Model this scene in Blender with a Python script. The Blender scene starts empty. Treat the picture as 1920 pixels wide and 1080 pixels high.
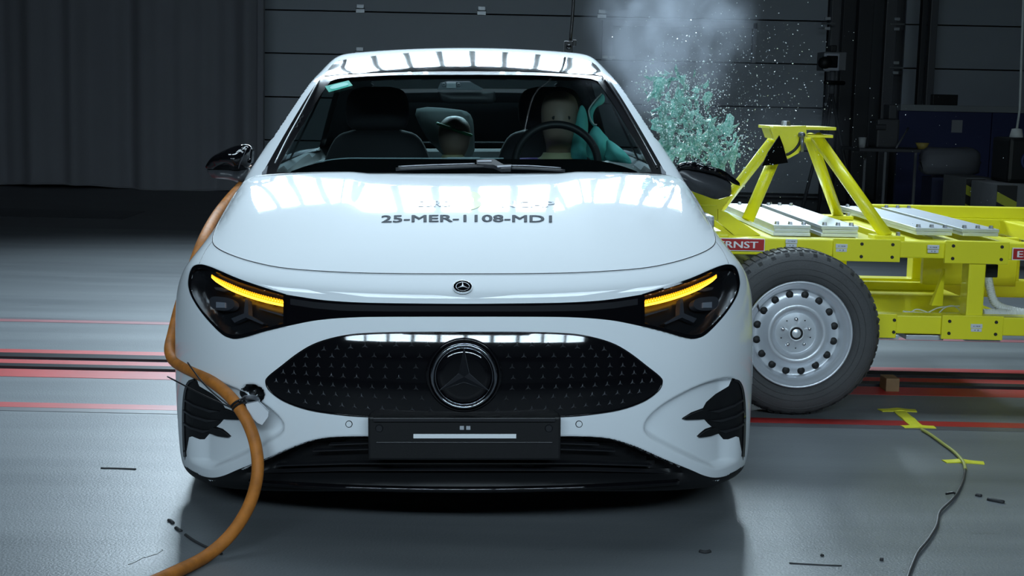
import bpy, bmesh, math, random
import numpy as np
from mathutils import Vector, Matrix
from mathutils.bvhtree import BVHTree
from mathutils.geometry import delaunay_2d_cdt
random.seed(7); rng = np.random.default_rng(7)
sc = bpy.context.scene
COL = sc.collection
R_ = math.radians

# ------------------------------------------------------------------ camera
FPX, CDIST, CH = 2724.0, 3.96, 1.25            # focal length in px of a 1920 wide frame, distance, height
PXC, PYC = 870.0, 540.0
PITCH = math.atan(357 / FPX); ROLL = R_(1.2)
CP = np.array([0, -CDIST, CH])
FW = np.array([0, math.cos(PITCH), -math.sin(PITCH)]); UP = np.array([0, math.sin(PITCH), math.cos(PITCH)]); RT = np.array([1., 0, 0])
RR = RT * math.cos(ROLL) + UP * math.sin(ROLL); UR = UP * math.cos(ROLL) - RT * math.sin(ROLL)
cam = bpy.data.cameras.new('camera'); camo = bpy.data.objects.new('camera', cam); COL.objects.link(camo)
cam.sensor_width = 36; cam.lens = FPX / 1920 * 36; cam.shift_x = (960 - PXC) / 1920; cam.clip_end = 200; cam.clip_start = .05
camo.matrix_world = Matrix(((RR[0], UR[0], -FW[0], CP[0]), (RR[1], UR[1], -FW[1], CP[1]), (RR[2], UR[2], -FW[2], CP[2]), (0, 0, 0, 1)))
sc.camera = camo

# ------------------------------------------------------------------ world, exposure
w = bpy.data.worlds.new('world'); sc.world = w; w.use_nodes = True
bg = w.node_tree.nodes['Background']; bg.inputs[0].default_value = (.55, .7, 1, 1); bg.inputs[1].default_value = .03
sc.view_settings.view_transform = 'Standard'; sc.view_settings.look = 'None'
sc.cycles.max_bounces = 8; sc.cycles.diffuse_bounces = 3; sc.cycles.glossy_bounces = 3; sc.cycles.transmission_bounces = 4; sc.cycles.transparent_max_bounces = 16; sc.cycles.volume_bounces = 0; sc.cycles.volume_step_rate = 3; sc.cycles.volume_max_steps = 64
sc.view_settings.exposure = 0.22; sc.view_settings.gamma = 1; sc.view_settings.use_curve_mapping = False
LIGHT_COL = (.69, .87, 1.0)
P_REAR, P_FRONT, P_TOP = 34, 17, 22        # watts of one flood light in each bank

# ------------------------------------------------------------------ helpers
def at(px, py, y):          # world point seen at a photo pixel, at depth plane y
    r = FW + RR * (px - PXC) / FPX + UR * (PYC - py) / FPX
    return CP + r * (y - CP[1]) / r[1]
def atz(px, py, z):
    r = FW + RR * (px - PXC) / FPX + UR * (PYC - py) / FPX
    return CP + r * (z - CP[2]) / r[2]
def cray(px, py):           # the same in the car's own frame (the shoved car leans with the picture's tilt)
    return FW + RT * (px - PXC) / FPX + UP * (PYC - py) / FPX
def cat_(px, py, y):
    r = cray(px, py); return CP + r * (y - CP[1]) / r[1]
def cproj(P):
    d = P - CP; k = d @ FW
    return PXC + FPX * d[:, 0] / k, PYC - FPX * (d @ UP) / k

MATS = {}
def mat(name, col, rough=.5, metal=0., coat=0., spec=.5, emit=None, es=0., bump=0., bscale=40., vary=0., vscale=8., alpha=None, trans=0., aniso=None, sheen=0):
    if name in MATS: return MATS[name]
    m = bpy.data.materials.new(name); m.use_nodes = True; MATS[name] = m
    nt = m.node_tree; N = nt.nodes; L = nt.links; b = N['Principled BSDF']
    b.inputs['Base Color'].default_value = (*col, 1); b.inputs['Roughness'].default_value = rough; b.inputs['Metallic'].default_value = metal
    b.inputs['Coat Weight'].default_value = coat; b.inputs['Coat Roughness'].default_value = .03; b.inputs['Specular IOR Level'].default_value = spec
    b.inputs['Transmission Weight'].default_value = trans
    if sheen: b.inputs['Sheen Weight'].default_value = sheen
    if emit: b.inputs['Emission Color'].default_value = (*emit, 1); b.inputs['Emission Strength'].default_value = es
    if vary or bump:
        tc = N.new('ShaderNodeTexCoord')
        if vary:
            n = N.new('ShaderNodeTexNoise'); n.inputs['Scale'].default_value = vscale; n.inputs['Detail'].default_value = 6
            L.new(tc.outputs['Object'], n.inputs['Vector'])
            mx = N.new('ShaderNodeMix'); mx.data_type = 'RGBA'
            mx.inputs[6].default_value = (*[c * (1 - vary) for c in col], 1); mx.inputs[7].default_value = (*[min(1, c * (1 + vary)) for c in col], 1)
            L.new(n.outputs['Fac'], mx.inputs[0]); L.new(mx.outputs[2], b.inputs['Base Color'])
        if bump:
            n2 = N.new('ShaderNodeTexNoise'); n2.inputs['Scale'].default_value = bscale; n2.inputs['Detail'].default_value = 3
            L.new(tc.outputs['Object'], n2.inputs['Vector'])
            bp = N.new('ShaderNodeBump'); bp.inputs['Strength'].default_value = bump; bp.inputs['Distance'].default_value = .01
            L.new(n2.outputs['Fac'], bp.inputs['Height']); L.new(bp.outputs['Normal'], b.inputs['Normal'])
    return m
def glassmat(name, tint, rough=0.0, refl=1.0, ior=1.5):
    if name in MATS: return MATS[name]
    m = bpy.data.materials.new(name); m.use_nodes = True; MATS[name] = m
    nt = m.node_tree; N = nt.nodes; L = nt.links; N.remove(N['Principled BSDF'])
    t = N.new('ShaderNodeBsdfTransparent'); t.inputs[0].default_value = (*tint, 1)
    g = N.new('ShaderNodeBsdfGlossy'); g.inputs['Roughness'].default_value = rough; g.inputs[0].default_value = (refl, refl, refl, 1)
    fr = N.new('ShaderNodeFresnel'); fr.inputs[0].default_value = ior
    ge = N.new('ShaderNodeNewGeometry'); fm = N.new('ShaderNodeMath'); fm.operation = 'SUBTRACT'; fm.use_clamp = True; L.new(fr.outputs[0], fm.inputs[0]); L.new(ge.outputs['Backfacing'], fm.inputs[1])
    mx = N.new('ShaderNodeMixShader'); L.new(fm.outputs[0], mx.inputs[0]); L.new(t.outputs[0], mx.inputs[1]); L.new(g.outputs[0], mx.inputs[2])
    L.new(mx.outputs[0], N['Material Output'].inputs[0])
    return m

def add(name, verts, faces, m=None, parent=None, smooth=False, label=None, cat=None, group=None, kind=None, mats=None, mi=None, loc=None):
    me = bpy.data.meshes.new(name); me.from_pydata([tuple(v) for v in verts], [], [tuple(f) for f in faces])
    for mm in (mats or [m]): me.materials.append(mm)
    if mi is not None: me.polygons.foreach_set('material_index', mi)
    if smooth: me.polygons.foreach_set('use_smooth', [True] * len(me.polygons))
    o = bpy.data.objects.new(name, me); COL.objects.link(o)
    if parent is not None:
        o.parent = parent
        if parent.get('_loc') is not None: o.matrix_parent_inverse = Matrix.Translation(-Vector(parent['_loc']))
    if loc is not None: o.location = loc
    tag(o, label, cat, group, kind); return o
def tag(o, label=None, cat=None, group=None, kind=None):
    if label: o['label'] = label
    if cat: o['category'] = cat
    if group: o['group'] = group
    if kind: o['kind'] = kind
    return o
def thing(name, loc, label, cat, group=None):
    o = bpy.data.objects.new(name, None); COL.objects.link(o); o.location = [float(v) for v in loc]; o['_loc'] = [float(v) for v in loc]
    o.empty_display_size = .1
    return tag(o, label, cat, group)
class MB:
    def __init__(s): s.v = []; s.f = []
    def put(s, v, f):
        n = len(s.v); s.v += [tuple(map(float, p)) for p in v]; s.f += [tuple(i + n for i in q) for q in f]; return s
    def box(s, a, b, bev=0): return s.put(*boxm(a, b, bev))
    def tube(s, pts, r, n=10, cap=True, sub=0): return s.put(*tubem(pts, r, n, cap, sub))
    def hexa(s, c): return s.put(c, [(0, 3, 2, 1), (4, 5, 6, 7), (0, 1, 5, 4), (1, 2, 6, 5), (2, 3, 7, 6), (3, 0, 4, 7)])
    def add(s, name, m, parent=None, **k): return add(name, s.v, s.f, m, parent, **k)
def boxm(a, b, bev=0):
    a = np.minimum(a, b) if bev >= 0 else a; 
    x0, y0, z0 = a; x1, y1, z1 = np.asarray(b, float) if not isinstance(b, tuple) else b
    v = [(x0, y0, z0), (x1, y0, z0), (x1, y1, z0), (x0, y1, z0), (x0, y0, z1), (x1, y0, z1), (x1, y1, z1), (x0, y1, z1)]
    f = [(0, 3, 2, 1), (4, 5, 6, 7), (0, 1, 5, 4), (1, 2, 6, 5), (2, 3, 7, 6), (3, 0, 4, 7)]
    if bev:
        bm = bmesh.new(); vs = [bm.verts.new(p) for p in v]
        for q in f: bm.faces.new([vs[i] for i in q])
        bmesh.ops.bevel(bm, geom=list(bm.edges), offset=bev, segments=2, affect='EDGES', profile=.6)
        bm.verts.ensure_lookup_table(); bm.verts.index_update()
        v = [tuple(p.co) for p in bm.verts]; f = [tuple(p.index for p in q.verts) for q in bm.faces]; bm.free()
    return v, f
def spline(P, n, closed=False):
    P = np.asarray(P, float); m = len(P); out = []
    segs = m if closed else m - 1
    for i in range(segs):
        if closed: p0, p1, p2, p3 = P[(i - 1) % m], P[i], P[(i + 1) % m], P[(i + 2) % m]
        else: p0, p1, p2, p3 = P[max(i - 1, 0)], P[i], P[i + 1], P[min(i + 2, m - 1)]
        for t in np.arange(n) / n:
            out.append(.5 * ((2 * p1) + (-p0 + p2) * t + (2 * p0 - 5 * p1 + 4 * p2 - p3) * t * t + (-p0 + 3 * p1 - 3 * p2 + p3) * t ** 3))
    if not closed: out.append(P[-1])
    return np.array(out)
def tubem(pts, r, n=10, cap=True, sub=0):
    P = np.asarray(pts, float)
    if sub: P = spline(P, sub)
    m = len(P); r = np.broadcast_to(np.asarray(r, float), (m,)) if np.ndim(r) == 0 or len(r) == m else np.interp(np.linspace(0, 1, m), np.linspace(0, 1, len(r)), r)
    T = np.gradient(P, axis=0); T /= np.linalg.norm(T, axis=1)[:, None] + 1e-12
    a = np.array([0, 0, 1.]) if abs(T[0][2]) < .9 else np.array([1., 0, 0])
    u = np.cross(T[0], a); u /= np.linalg.norm(u); V = []; F = []
    for i in range(m):
        u = u - T[i] * (u @ T[i]); u /= np.linalg.norm(u); w_ = np.cross(T[i], u)
        for k in range(n):
            c = 2 * math.pi * k / n; V.append(P[i] + r[i] * (math.cos(c) * u + math.sin(c) * w_))
    for i in range(m - 1):
        for k in range(n):
            k2 = (k + 1) % n; F.append((i * n + k, i * n + k2, (i + 1) * n + k2, (i + 1) * n + k))
    if cap: F.append(tuple(range(n - 1, -1, -1))); F.append(tuple((m - 1) * n + k for k in range(n)))
    return V, F
def lathem(prof, n=32, c=(0, 0, 0), axis='y'):
    V = []; F = []; m = len(prof)
    for k in range(n):
        a = 2 * math.pi * k / n
        for (r, h) in prof:
            p = (r * math.cos(a), h, r * math.sin(a)) if axis == 'y' else (r * math.cos(a), r * math.sin(a), h) if axis == 'z' else (h, r * math.cos(a), r * math.sin(a))
            V.append((p[0] + c[0], p[1] + c[1], p[2] + c[2]))
    for k in range(n):
        k2 = (k + 1) % n
        for i in range(m - 1): F.append((k * m + i, k * m + i + 1, k2 * m + i + 1, k2 * m + i))
    return V, F
def prism(poly, y0, y1):      # outline in (x, z) given thickness along y
    n = len(poly); V = [(p[0], y0, p[1]) for p in poly] + [(p[0], y1, p[1]) for p in poly]
    F = [tuple(range(n)), tuple(range(2 * n - 1, n - 1, -1))] + [(i, i + n, (i + 1) % n + n, (i + 1) % n) for i in range(n)]
    return V, F
def inside(poly, x, y):
    poly = np.asarray(poly, float); x = np.asarray(x, float); y = np.asarray(y, float); c = np.zeros(x.shape, bool); n = len(poly); j = n - 1
    for i in range(n):
        xi, yi = poly[i]; xj, yj = poly[j]
        if yi != yj: c ^= ((yi > y) != (yj > y)) & (x < (xj - xi) * (y - yi) / (yj - yi) + xi)
        j = i
    return c
def sdf(poly, x, y):          # signed distance, positive inside
    poly = np.asarray(poly, float); d = np.full(x.shape, 1e9); n = len(poly)
    for i in range(n):
        a = poly[i]; e = poly[(i + 1) % n] - a; L2 = e @ e + 1e-12
        t = np.clip(((x - a[0]) * e[0] + (y - a[1]) * e[1]) / L2, 0, 1)
        d = np.minimum(d, np.hypot(x - a[0] - t * e[0], y - a[1] - t * e[1]))
    return np.where(inside(poly, x, y), d, -d)
def densify(p, step):
    p = np.asarray(p, float); out = []
    for i in range(len(p)):
        a, b = p[i], p[(i + 1) % len(p)]; L = np.hypot(*(b - a)); k = max(1, int(math.ceil(L / step)))
        if L > 1e-6: out += [a + (b - a) * t / k for t in range(k)]
    return np.array(out)
def tri2d(poly, step, holes=()):
    es = step if step < 1 else min(step, 8); poly = densify(poly, es); holes = [densify(h, es) for h in holes]; loops = [poly] + holes
    pts = []; edges = []
    for lp in loops:
        n0 = len(pts); pts += [Vector(p) for p in lp]; edges += [(n0 + i, n0 + (i + 1) % len(lp)) for i in range(len(lp))]
    lo = poly.min(0); hi = poly.max(0)
    gx, gy = np.meshgrid(np.arange(lo[0] + step / 2, hi[0], step), np.arange(lo[1] + step / 2, hi[1], step)); gx = gx.ravel(); gy = gy.ravel()
    s = sdf(poly, gx, gy) if len(gx) else np.zeros(0)
    for h in holes: s = np.minimum(s, -sdf(h, gx, gy))
    k = s > step * .45
    pts += [Vector((a, b)) for a, b in zip(gx[k], gy[k])]
    vo, eo, fo, *_ = delaunay_2d_cdt(pts, edges, [], 1 if not holes else 0, 1e-5)
    V = np.array([(p.x, p.y) for p in vo])
    if holes:
        c = np.array([V[list(f)].mean(0) for f in fo]); ok = inside(poly, c[:, 0], c[:, 1])
        for h in holes: ok &= ~inside(h, c[:, 0], c[:, 1])
        fo = [f for f, o_ in zip(fo, ok) if o_]
    return V, [tuple(f) for f in fo]
def shell(V, N, F, off, thick):     # lift a draped sheet off the surface and give it a rim
    V = np.asarray(V); N = np.asarray(N); n = len(V); top = V + N * off; bot = V + N * (off - thick)
    E = {}
    for f in F:
        for i in range(len(f)): E[(f[i], f[(i + 1) % len(f)])] = 1
    rim = [e for e in E if (e[1], e[0]) not in E]
    FF = list(F) + [tuple(i + n for i in f[::-1]) for f in F] + [(b, a, a + n, b + n) for a, b in rim]
    return np.vstack([top, bot]), FF

# ------------------------------------------------------------------ materials
LAMPM = mat('lamp_housing', (.05, .05, .055), .5)
WHITE = mat('white_paint', (.74, .785, .82), .6, coat=1.0, spec=.1)
GLOSSB = mat('gloss_black', (.003, .003, .004), .05, spec=.45)
PLAB = mat('black_plastic', (.005, .0055, .0065), .5, spec=.3, bump=.05, bscale=300)
RUB = mat('rubber', (.062, .063, .065), .72, bump=.25, bscale=120, vary=.25, vscale=10)
CHROME = mat('chrome', (.85, .87, .9), .22, metal=1)
DCHROME = mat('dark_chrome', (.30, .31, .34), .15, metal=1)
YEL = mat('yellow_paint', (.82, .77, .015), .38, coat=.25, vary=.05, vscale=6, bump=.03, bscale=60)
STEEL = mat('zinc_plate', (.60, .64, .68), .38, metal=.75, vary=.12, vscale=14, bump=.05, bscale=30)
SILV = mat('silver_rim', (.60, .63, .67), .36, metal=.45, vary=.05)

# ------------------------------------------------------------------ flood light banks (hang above the frame)
def flood_bank(n, pitch, cy, cz, target, w_, h_, power, spread, label, group):
    for i in range(n):
        x = (i - (n - 1) / 2) * pitch; pos = Vector((x, cy, cz)); d = (Vector((x * .6, target[0], target[1])) - pos).normalized()
        root = thing('flood_light', pos, label, 'lamp', group)
        q = d.to_track_quat('-Z', 'Y'); M = Matrix.Translation(pos) @ q.to_matrix().to_4x4()
        def put(name, mb, m):
            return add(name, [M @ Vector(v) for v in mb.v], mb.f, m, root)
        h = MB(); hw, hh = w_ / 2 + .03, h_ / 2 + .03
        h.box((-hw, -hh, .01), (hw, hh, .16)); h.box((-hw, -hh, -.05), (-hw + .02, hh, .01)); h.box((hw - .02, -hh, -.05), (hw, hh, .01))
        h.box((-hw, -hh, -.05), (hw, -hh + .02, .01)); h.box((-hw, hh - .02, -.05), (hw, hh, .01)); put('housing', h, LAMPM)
        for k in range(8):
            yk = -h_ / 2 + h_ * (k + 1) / 9
            put('slat', MB().box((-w_ / 2, yk - .016, -.045), (w_ / 2, yk + .016, -.03)), LAMPM)
        put('hanger', MB().tube([(0, 0, .16), (0, .1, .5)], .015, 6), LAMPM)
        L = bpy.data.lights.new('lamp_face', 'AREA'); L.shape = 'RECTANGLE'; L.size = w_; L.size_y = h_; L.energy = power; L.color = LIGHT_COL; L.spread = R_(spread)
        o = bpy.data.objects.new('lamp_face', L); COL.objects.link(o); o.parent = root
        o.matrix_parent_inverse = Matrix.Translation(-pos); o.matrix_basis = M
flood_bank(14, .43, 10.0, 5.0, (2.2, .7), .32, 1.25, P_REAR, 95, 'flood lamp with louvres in the row hung behind the car', 'flood lamps behind the car')
flood_bank(10, .80, -6.6, 3.62, (1.3, .7), .66, .5, P_FRONT, 80, 'flood lamp with louvres in the row hung over the camera', 'flood lamps over the camera')
flood_bank(4, 1.75, 2.9, 6.2, (3.0, 0), 1.5, 1.3, P_TOP, 80, 'square flood lamp in the row hung straight above the car', 'flood lamps above the car')

# ------------------------------------------------------------------ room shell
def floor_mat():
    m = bpy.data.materials.new('floor_epoxy'); m.use_nodes = True; nt = m.node_tree; N = nt.nodes; L = nt.links; b = N['Principled BSDF']
    tc = N.new('ShaderNodeTexCoord')
    def noise(s, det=5, sc_=(1, 1, 1)):
        mp = N.new('ShaderNodeMapping'); mp.inputs['Scale'].default_value = sc_; L.new(tc.outputs['Object'], mp.inputs[0])
        n = N.new('ShaderNodeTexNoise'); n.inputs['Scale'].default_value = s; n.inputs['Detail'].default_value = det; L.new(mp.outputs[0], n.inputs['Vector']); return n.outputs['Fac']
    def ramp(f, a, b_, ca, cb):
        r = N.new('ShaderNodeValToRGB'); r.color_ramp.elements[0].position = a; r.color_ramp.elements[1].position = b_
        r.color_ramp.elements[0].color = (*ca, 1); r.color_ramp.elements[1].color = (*cb, 1); L.new(f, r.inputs[0]); return r.outputs[0]
    def mixc(f, a, b_):
        x = N.new('ShaderNodeMix'); x.data_type = 'RGBA'; L.new(f, x.inputs[0]); L.new(a, x.inputs[6]); L.new(b_, x.inputs[7]); return x.outputs[2]
    base = ramp(noise(.7, 6, (.35, 1.4, 1)), .3, .7, (.105, .116, .126), (.158, .172, .182))
    smear = ramp(noise(2.2, 8, (.25, 2.5, 1)), .42, .62, (0, 0, 0), (.35, .35, .35))
    pale = ramp(noise(5, 2), 0, 1, (.19, .205, .215), (.21, .225, .235))
    c1 = mixc(smear, base, pale)
    spots = ramp(noise(9, 3, (.6, 1.6, 1)), .70, .74, (0, 0, 0), (.55, .55, .55))
    dark = ramp(noise(5, 2), 0, 1, (.07, .075, .08), (.08, .085, .09))
    L.new(mixc(spots, c1, dark), b.inputs['Base Color'])
    rr = N.new('ShaderNodeMapRange'); L.new(noise(1.6, 6, (.5, 1.5, 1)), rr.inputs[0]); rr.inputs[3].default_value = .30; rr.inputs[4].default_value = .44
    L.new(rr.outputs[0], b.inputs['Roughness'])
    bp = N.new('ShaderNodeBump'); bp.inputs['Strength'].default_value = .22; bp.inputs['Distance'].default_value = .004; L.new(noise(130, 3), bp.inputs['Height']); L.new(bp.outputs[0], b.inputs['Normal'])
    b.inputs['Specular IOR Level'].default_value = .27
    return m
FLOORM = floor_mat()
SLABM = mat('dark_slab', (.15, .155, .165), .5, vary=.2, vscale=2, bump=.1, bscale=60)
WALLM = mat('wall_panel_grey', (.16, .17, .185), .6, vary=.1, vscale=3)
CEILM = mat('ceiling_dark', (.04, .042, .046), .8, vary=.1)
floor = add('floor', *boxm((-10, -12, -.2), (10, 9.2, 0)), FLOORM, kind='structure')
add('floor_slab', *boxm((-10, 9.2, -.2), (10, 17, -.001)), SLABM, kind='structure')
RED = mat('red_floor_paint', (.36, .018, .016), .42, vary=.35, vscale=5)
REDW = mat('worn_red_paint', (.24, .075, .085), .45, vary=.3, vscale=6)
GREYB = mat('grey_floor_band', (.085, .085, .095), .4, vary=.3, vscale=5)
RAIL = mat('guide_rail', (.03, .032, .036), .3, metal=.5, vary=.2)
for y0, y1, m, nm, h in [(1.665, 1.755, RED, 'floor_stripe', .0015), (1.60, 1.663, GREYB, 'floor_stripe', .0015), (2.83, 2.95, RED, 'floor_stripe', .0015), (2.545, 2.685, RED, 'floor_stripe', .0015),
                         (2.28, 2.455, RED, 'floor_stripe', .0015), (3.79, 3.87, REDW, 'floor_stripe', .0015), (3.872, 3.93, GREYB, 'floor_stripe', .0015), (2.70, 2.80, RAIL, 'guide_rail', .012), (2.465, 2.535, RAIL, 'guide_rail', .012)]:
    add(nm, *boxm((-9.5, y0, -.01), (9.5, y1, h)), m, floor)
a = atz(0, 422, 0); b_ = atz(205, 420, 0)
add('hatch_cover', *boxm((a[0] - 1.5, 10.2, -.01), (b_[0], 11.2, .002)), mat('hatch_steel', (.05, .052, .058), .4, metal=.4), floor)
for x0, y0, l_, a_ in [(-.84, -.16, .16, 62)]:
    pts = []
    for k in range(9):
        t = k / 8; pts.append((x0 + l_ * (t - .5) * math.cos(R_(a_)) + .01 * rng.normal(), y0 + l_ * (t - .5) * math.sin(R_(a_)) + .01 * rng.normal(), .0006))
    add('floor_crack', *tubem(pts, .0006, 4), mat('crack_dark', (.03, .03, .032), .8), floor)

add('wall_back', *boxm((-10, 15.75, 0), (10, 16, 8)), WALLM, kind='structure')
add('wall_left', *boxm((-10.2, -12, 0), (-10, 16, 8)), WALLM, kind='structure')
add('wall_right', *boxm((10, -12, 0), (10.2, 16, 8)), WALLM, kind='structure')
add('wall_front', *boxm((-10, -12.2, 0), (10, -12, 8)), WALLM, kind='structure')
add('ceiling', *boxm((-10, -12, 8), (10, 16, 8.2)), CEILM, kind='structure')

# sectional doors
DOORM = mat('door_panel', (.36, .40, .44), .5, vary=.05, vscale=4)
def sect_door(name, xa, xb, y, zs, m):
    root = thing(name, ((xa + xb) / 2, y, 0), None, None); root['kind'] = 'structure'
    for z0, z1 in zip(zs[:-1], zs[1:]):
        b = MB().box((xa, y, z0 + .008), (xb, y + .05, z1 - .008), .004)
        for g in (1, 2, 3): zz = z0 + (z1 - z0) * g / 4; b.box((xa + .01, y - .0025, zz - .11), (xb - .01, y + .001, zz + .03))
        b.add('panel', m, root)
    return root
zd = [at(495, p, 15.4)[2] for p in (343, 262, 181, 99, 18)]; dz = zd[-1] - zd[-2]; zs = [max(0, zd[0])] + zd[1:] + [zd[-1] + dz, zd[-1] + 2 * dz]
if zs[0] > .1: zs = [0] + zs
xa = at(487, 100, 15.4)[0]; xb = at(1548, 100, 15.4)[0]
d1 = sect_door('door_1', xa, xb, 15.4, zs, DOORM)
HINGE = mat('galvanised', (.45, .48, .5), .4, metal=.6)
for px, py in [(676, 17), (903, 21), (1128, 27), (675, 97)]:
    p = at(px, py, 15.39); MB().box((p[0] - .055, 15.34, p[2] - .05), (p[0] + .055, 15.395, p[2] - .005)).box((p[0] - .045, 15.33, p[2] + .01), (p[0] + .045, 15.395, p[2] + .055)).tube([(p[0] - .06, 15.36, p[2]), (p[0] + .06, 15.36, p[2])], .015, 8).add('hinge', HINGE, d1)
PALE = mat('pale_frame', (.42, .45, .5), .5, vary=.05)
p0 = at(1128, 112, 15.3); p1 = at(1150, 38, 15.3); p2 = at(1420, 48, 15.3)
fr = MB().box((p0[0], 15.3, p0[2]), (p1[0], 15.38, p1[2])).box((p1[0], 15.3, p1[2] - .07), (p2[0], 15.38, p1[2])).box((p2[0] - .05, 15.3, p0[2]), (p2[0], 15.38, p1[2]))
fro = fr.add('door_pass_frame', PALE, d1)
for k in range(2): MB().box((p0[0] + .01 + .09 * k, 15.27, p0[2] + .02), (p0[0] + .08 + .09 * k, 15.31, p0[2] + .05)).add('frame_bracket', HINGE, d1)

# curtain
CURT = mat('curtain_grey', (.25, .255, .28), .9, vary=.06, vscale=3, sheen=.1)
cx0, cx1 = at(-60, 200, 14.6)[0] - 2.5, at(487, 200, 14.6)[0]
nx = 260; V = []; F = []
def fold(x): return .07 * math.sin(x * 5.2 + .8 * math.sin(x * 1.9)) + .05 * math.sin(x * 11.5 + 1.3 * math.sin(x * 2.7)) + .02 * math.sin(x * 23)
zb0 = at(200, 352, 14.6)[2]
for i in range(nx + 1):
    x = cx0 + (cx1 - cx0) * i / nx
    for z, k in ((zb0 + .03 * math.sin(x * 2.1), 1.), (2, .9), (4.5, .8), (7.5, .6)): V.append((x, 14.6 + fold(x) * k, z))
for i in range(nx):
    for j in range(3): F.append((i * 4 + j, (i + 1) * 4 + j, (i + 1) * 4 + j + 1, i * 4 + j + 1))
cur = thing('curtain', (cx0, 14.6, 0), 'tall dark grey folded curtain left of the sectional door', 'curtain')
c_ = add('fabric', V, F, CURT, cur, smooth=True)
add('hem', *tubem([(cx0 + (cx1 - cx0) * i / nx, 14.6 + fold(cx0 + (cx1 - cx0) * i / nx), zb0 + .012 + .03 * math.sin((cx0 + (cx1 - cx0) * i / nx) * 2.1)) for i in range(nx + 1)], .014, 6), CURT, cur, smooth=True)
MB().tube([(cx0, 14.6, 7.5), (cx1, 14.6, 7.5)], .03, 8).add('curtain_rail', HINGE, cur)
MB().box((cx1 - .02, 14.5, zb0 - .02), (cx1 + .06, 14.62, 7.5), .01).add('edge_post', CURT, cur)

# ------------------------------------------------------------------ the car: smooth body surface
def sst(a, b, x):
    t = np.clip((x - a) / (b - a), 0, 1); return t * t * (3 - 2 * t)
def lse(k, *a):
    m = np.maximum.reduce(a); return m + k * np.log(sum(np.exp((q - m) / k) for q in a))
def Thood(x, y):
    ax = np.abs(x); u = y - .25; um = np.minimum(u, 1.11)
    z = .741 + .27 * um - .0545 * um * um + .012 * np.maximum(y - 1.36, 0)
    r = sst(.6, 1.4, y)
    z = z - (.018 - .012 * r) * (ax / .7) ** 2 - (.03 - .015 * r) * (ax / .85) ** 6
    z = z + .007 * sst(.33, .43, ax) * sst(.45, 1.0, y) * (1 - .6 * sst(.5, .75, ax))
    z = z - .06 * sst(1.38, 1.47, y - .12 * (ax / .75) ** 2) * (1 - sst(.74, .80, ax)) * (1 - sst(3.6, 3.9, y))
    return z - .25 * sst(4.2, 4.8, y)
def Fy(x, z):
    ax = np.abs(x); d = z - .42
    return np.where(d > 0, .9 * d * d, .35 * d * d) + .29 * x * x + .42 * ax ** 6
def Wx(y, z):
    return .902 + .028 * sst(.7, 1.5, y) - .105 * sst(.62, .95, z) - .004 * (np.clip(.4 - z, 0, 1) / .28) ** 2 - .1 * sst(3.6, 4.8, y)
def G(P):
    x, y, z = P[..., 0], P[..., 1], P[..., 2]
    return lse(.020, z - Thood(x, y), (Fy(x, z) - y) * .93, np.abs(x) - Wx(y, z), .137 - .055 * np.clip(np.abs(x) / .75, 0, 1) ** 2 * (1 - sst(.4, .8, y)) - z, y - 4.66)
def Rz(x, y):
    yy = y - .22 * x * x; d = yy - 2.5
    ws = .955 + .575 * (yy - 1.36) - .03 * (yy - 1.36) ** 2
    rf = np.where(d < 0, 1.449 + .2 * d - .10 * d * d, np.where(d < .25, 1.449 + .2 * d - .4 * d * d, 1.474 - .075 * (d - .25) ** 2))
    return -lse(.012, -ws, -rf) - (.03 + .05 * sst(2.0, 2.45, y)) * x * x
def GG(P):
    x, y, z = P[..., 0], P[..., 1], P[..., 2]
    return lse(.018, (z - Rz(x, y)) * .9, (np.abs(x) - (.838 - .5 * (z - .95) - .09 * sst(3.2, 4.5, y))) * .9, .9 - z)
def grad(g, P, e=1e-4):
    n = np.stack([g(P + np.eye(3)[i] * e) - g(P - np.eye(3)[i] * e) for i in range(3)], -1)
    return n / (np.linalg.norm(n, axis=-1, keepdims=True) + 1e-12)
def camhit(g, px, py, y0=-.15, y1=2.9, n=240):
    px = np.asarray(px, float); py = np.asarray(py, float)
    r = FW + RT * ((px - PXC) / FPX)[:, None] + UP * ((PYC - py) / FPX)[:, None]; r = r / r[:, 1:2]
    ys = np.linspace(y0, y1, n); P = CP + r[:, None, :] * (ys - CP[1])[None, :, None]; v = g(P)
    i = np.argmax(v < 0, 1); miss = ~(v < 0).any(1); i = np.where(miss, np.argmin(v, 1), i)
    lo = ys[np.maximum(i - 1, 0)]; hi = ys[i]
    for _ in range(22):
        m = (lo + hi) / 2; neg = g(CP + r * (m - CP[1])[:, None]) < 0; hi = np.where(neg, m, hi); lo = np.where(neg, lo, m)
    hi = np.where(miss, ys[i], hi)
    Q = CP + r * (hi - CP[1])[:, None]; return Q, grad(g, Q)
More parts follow.
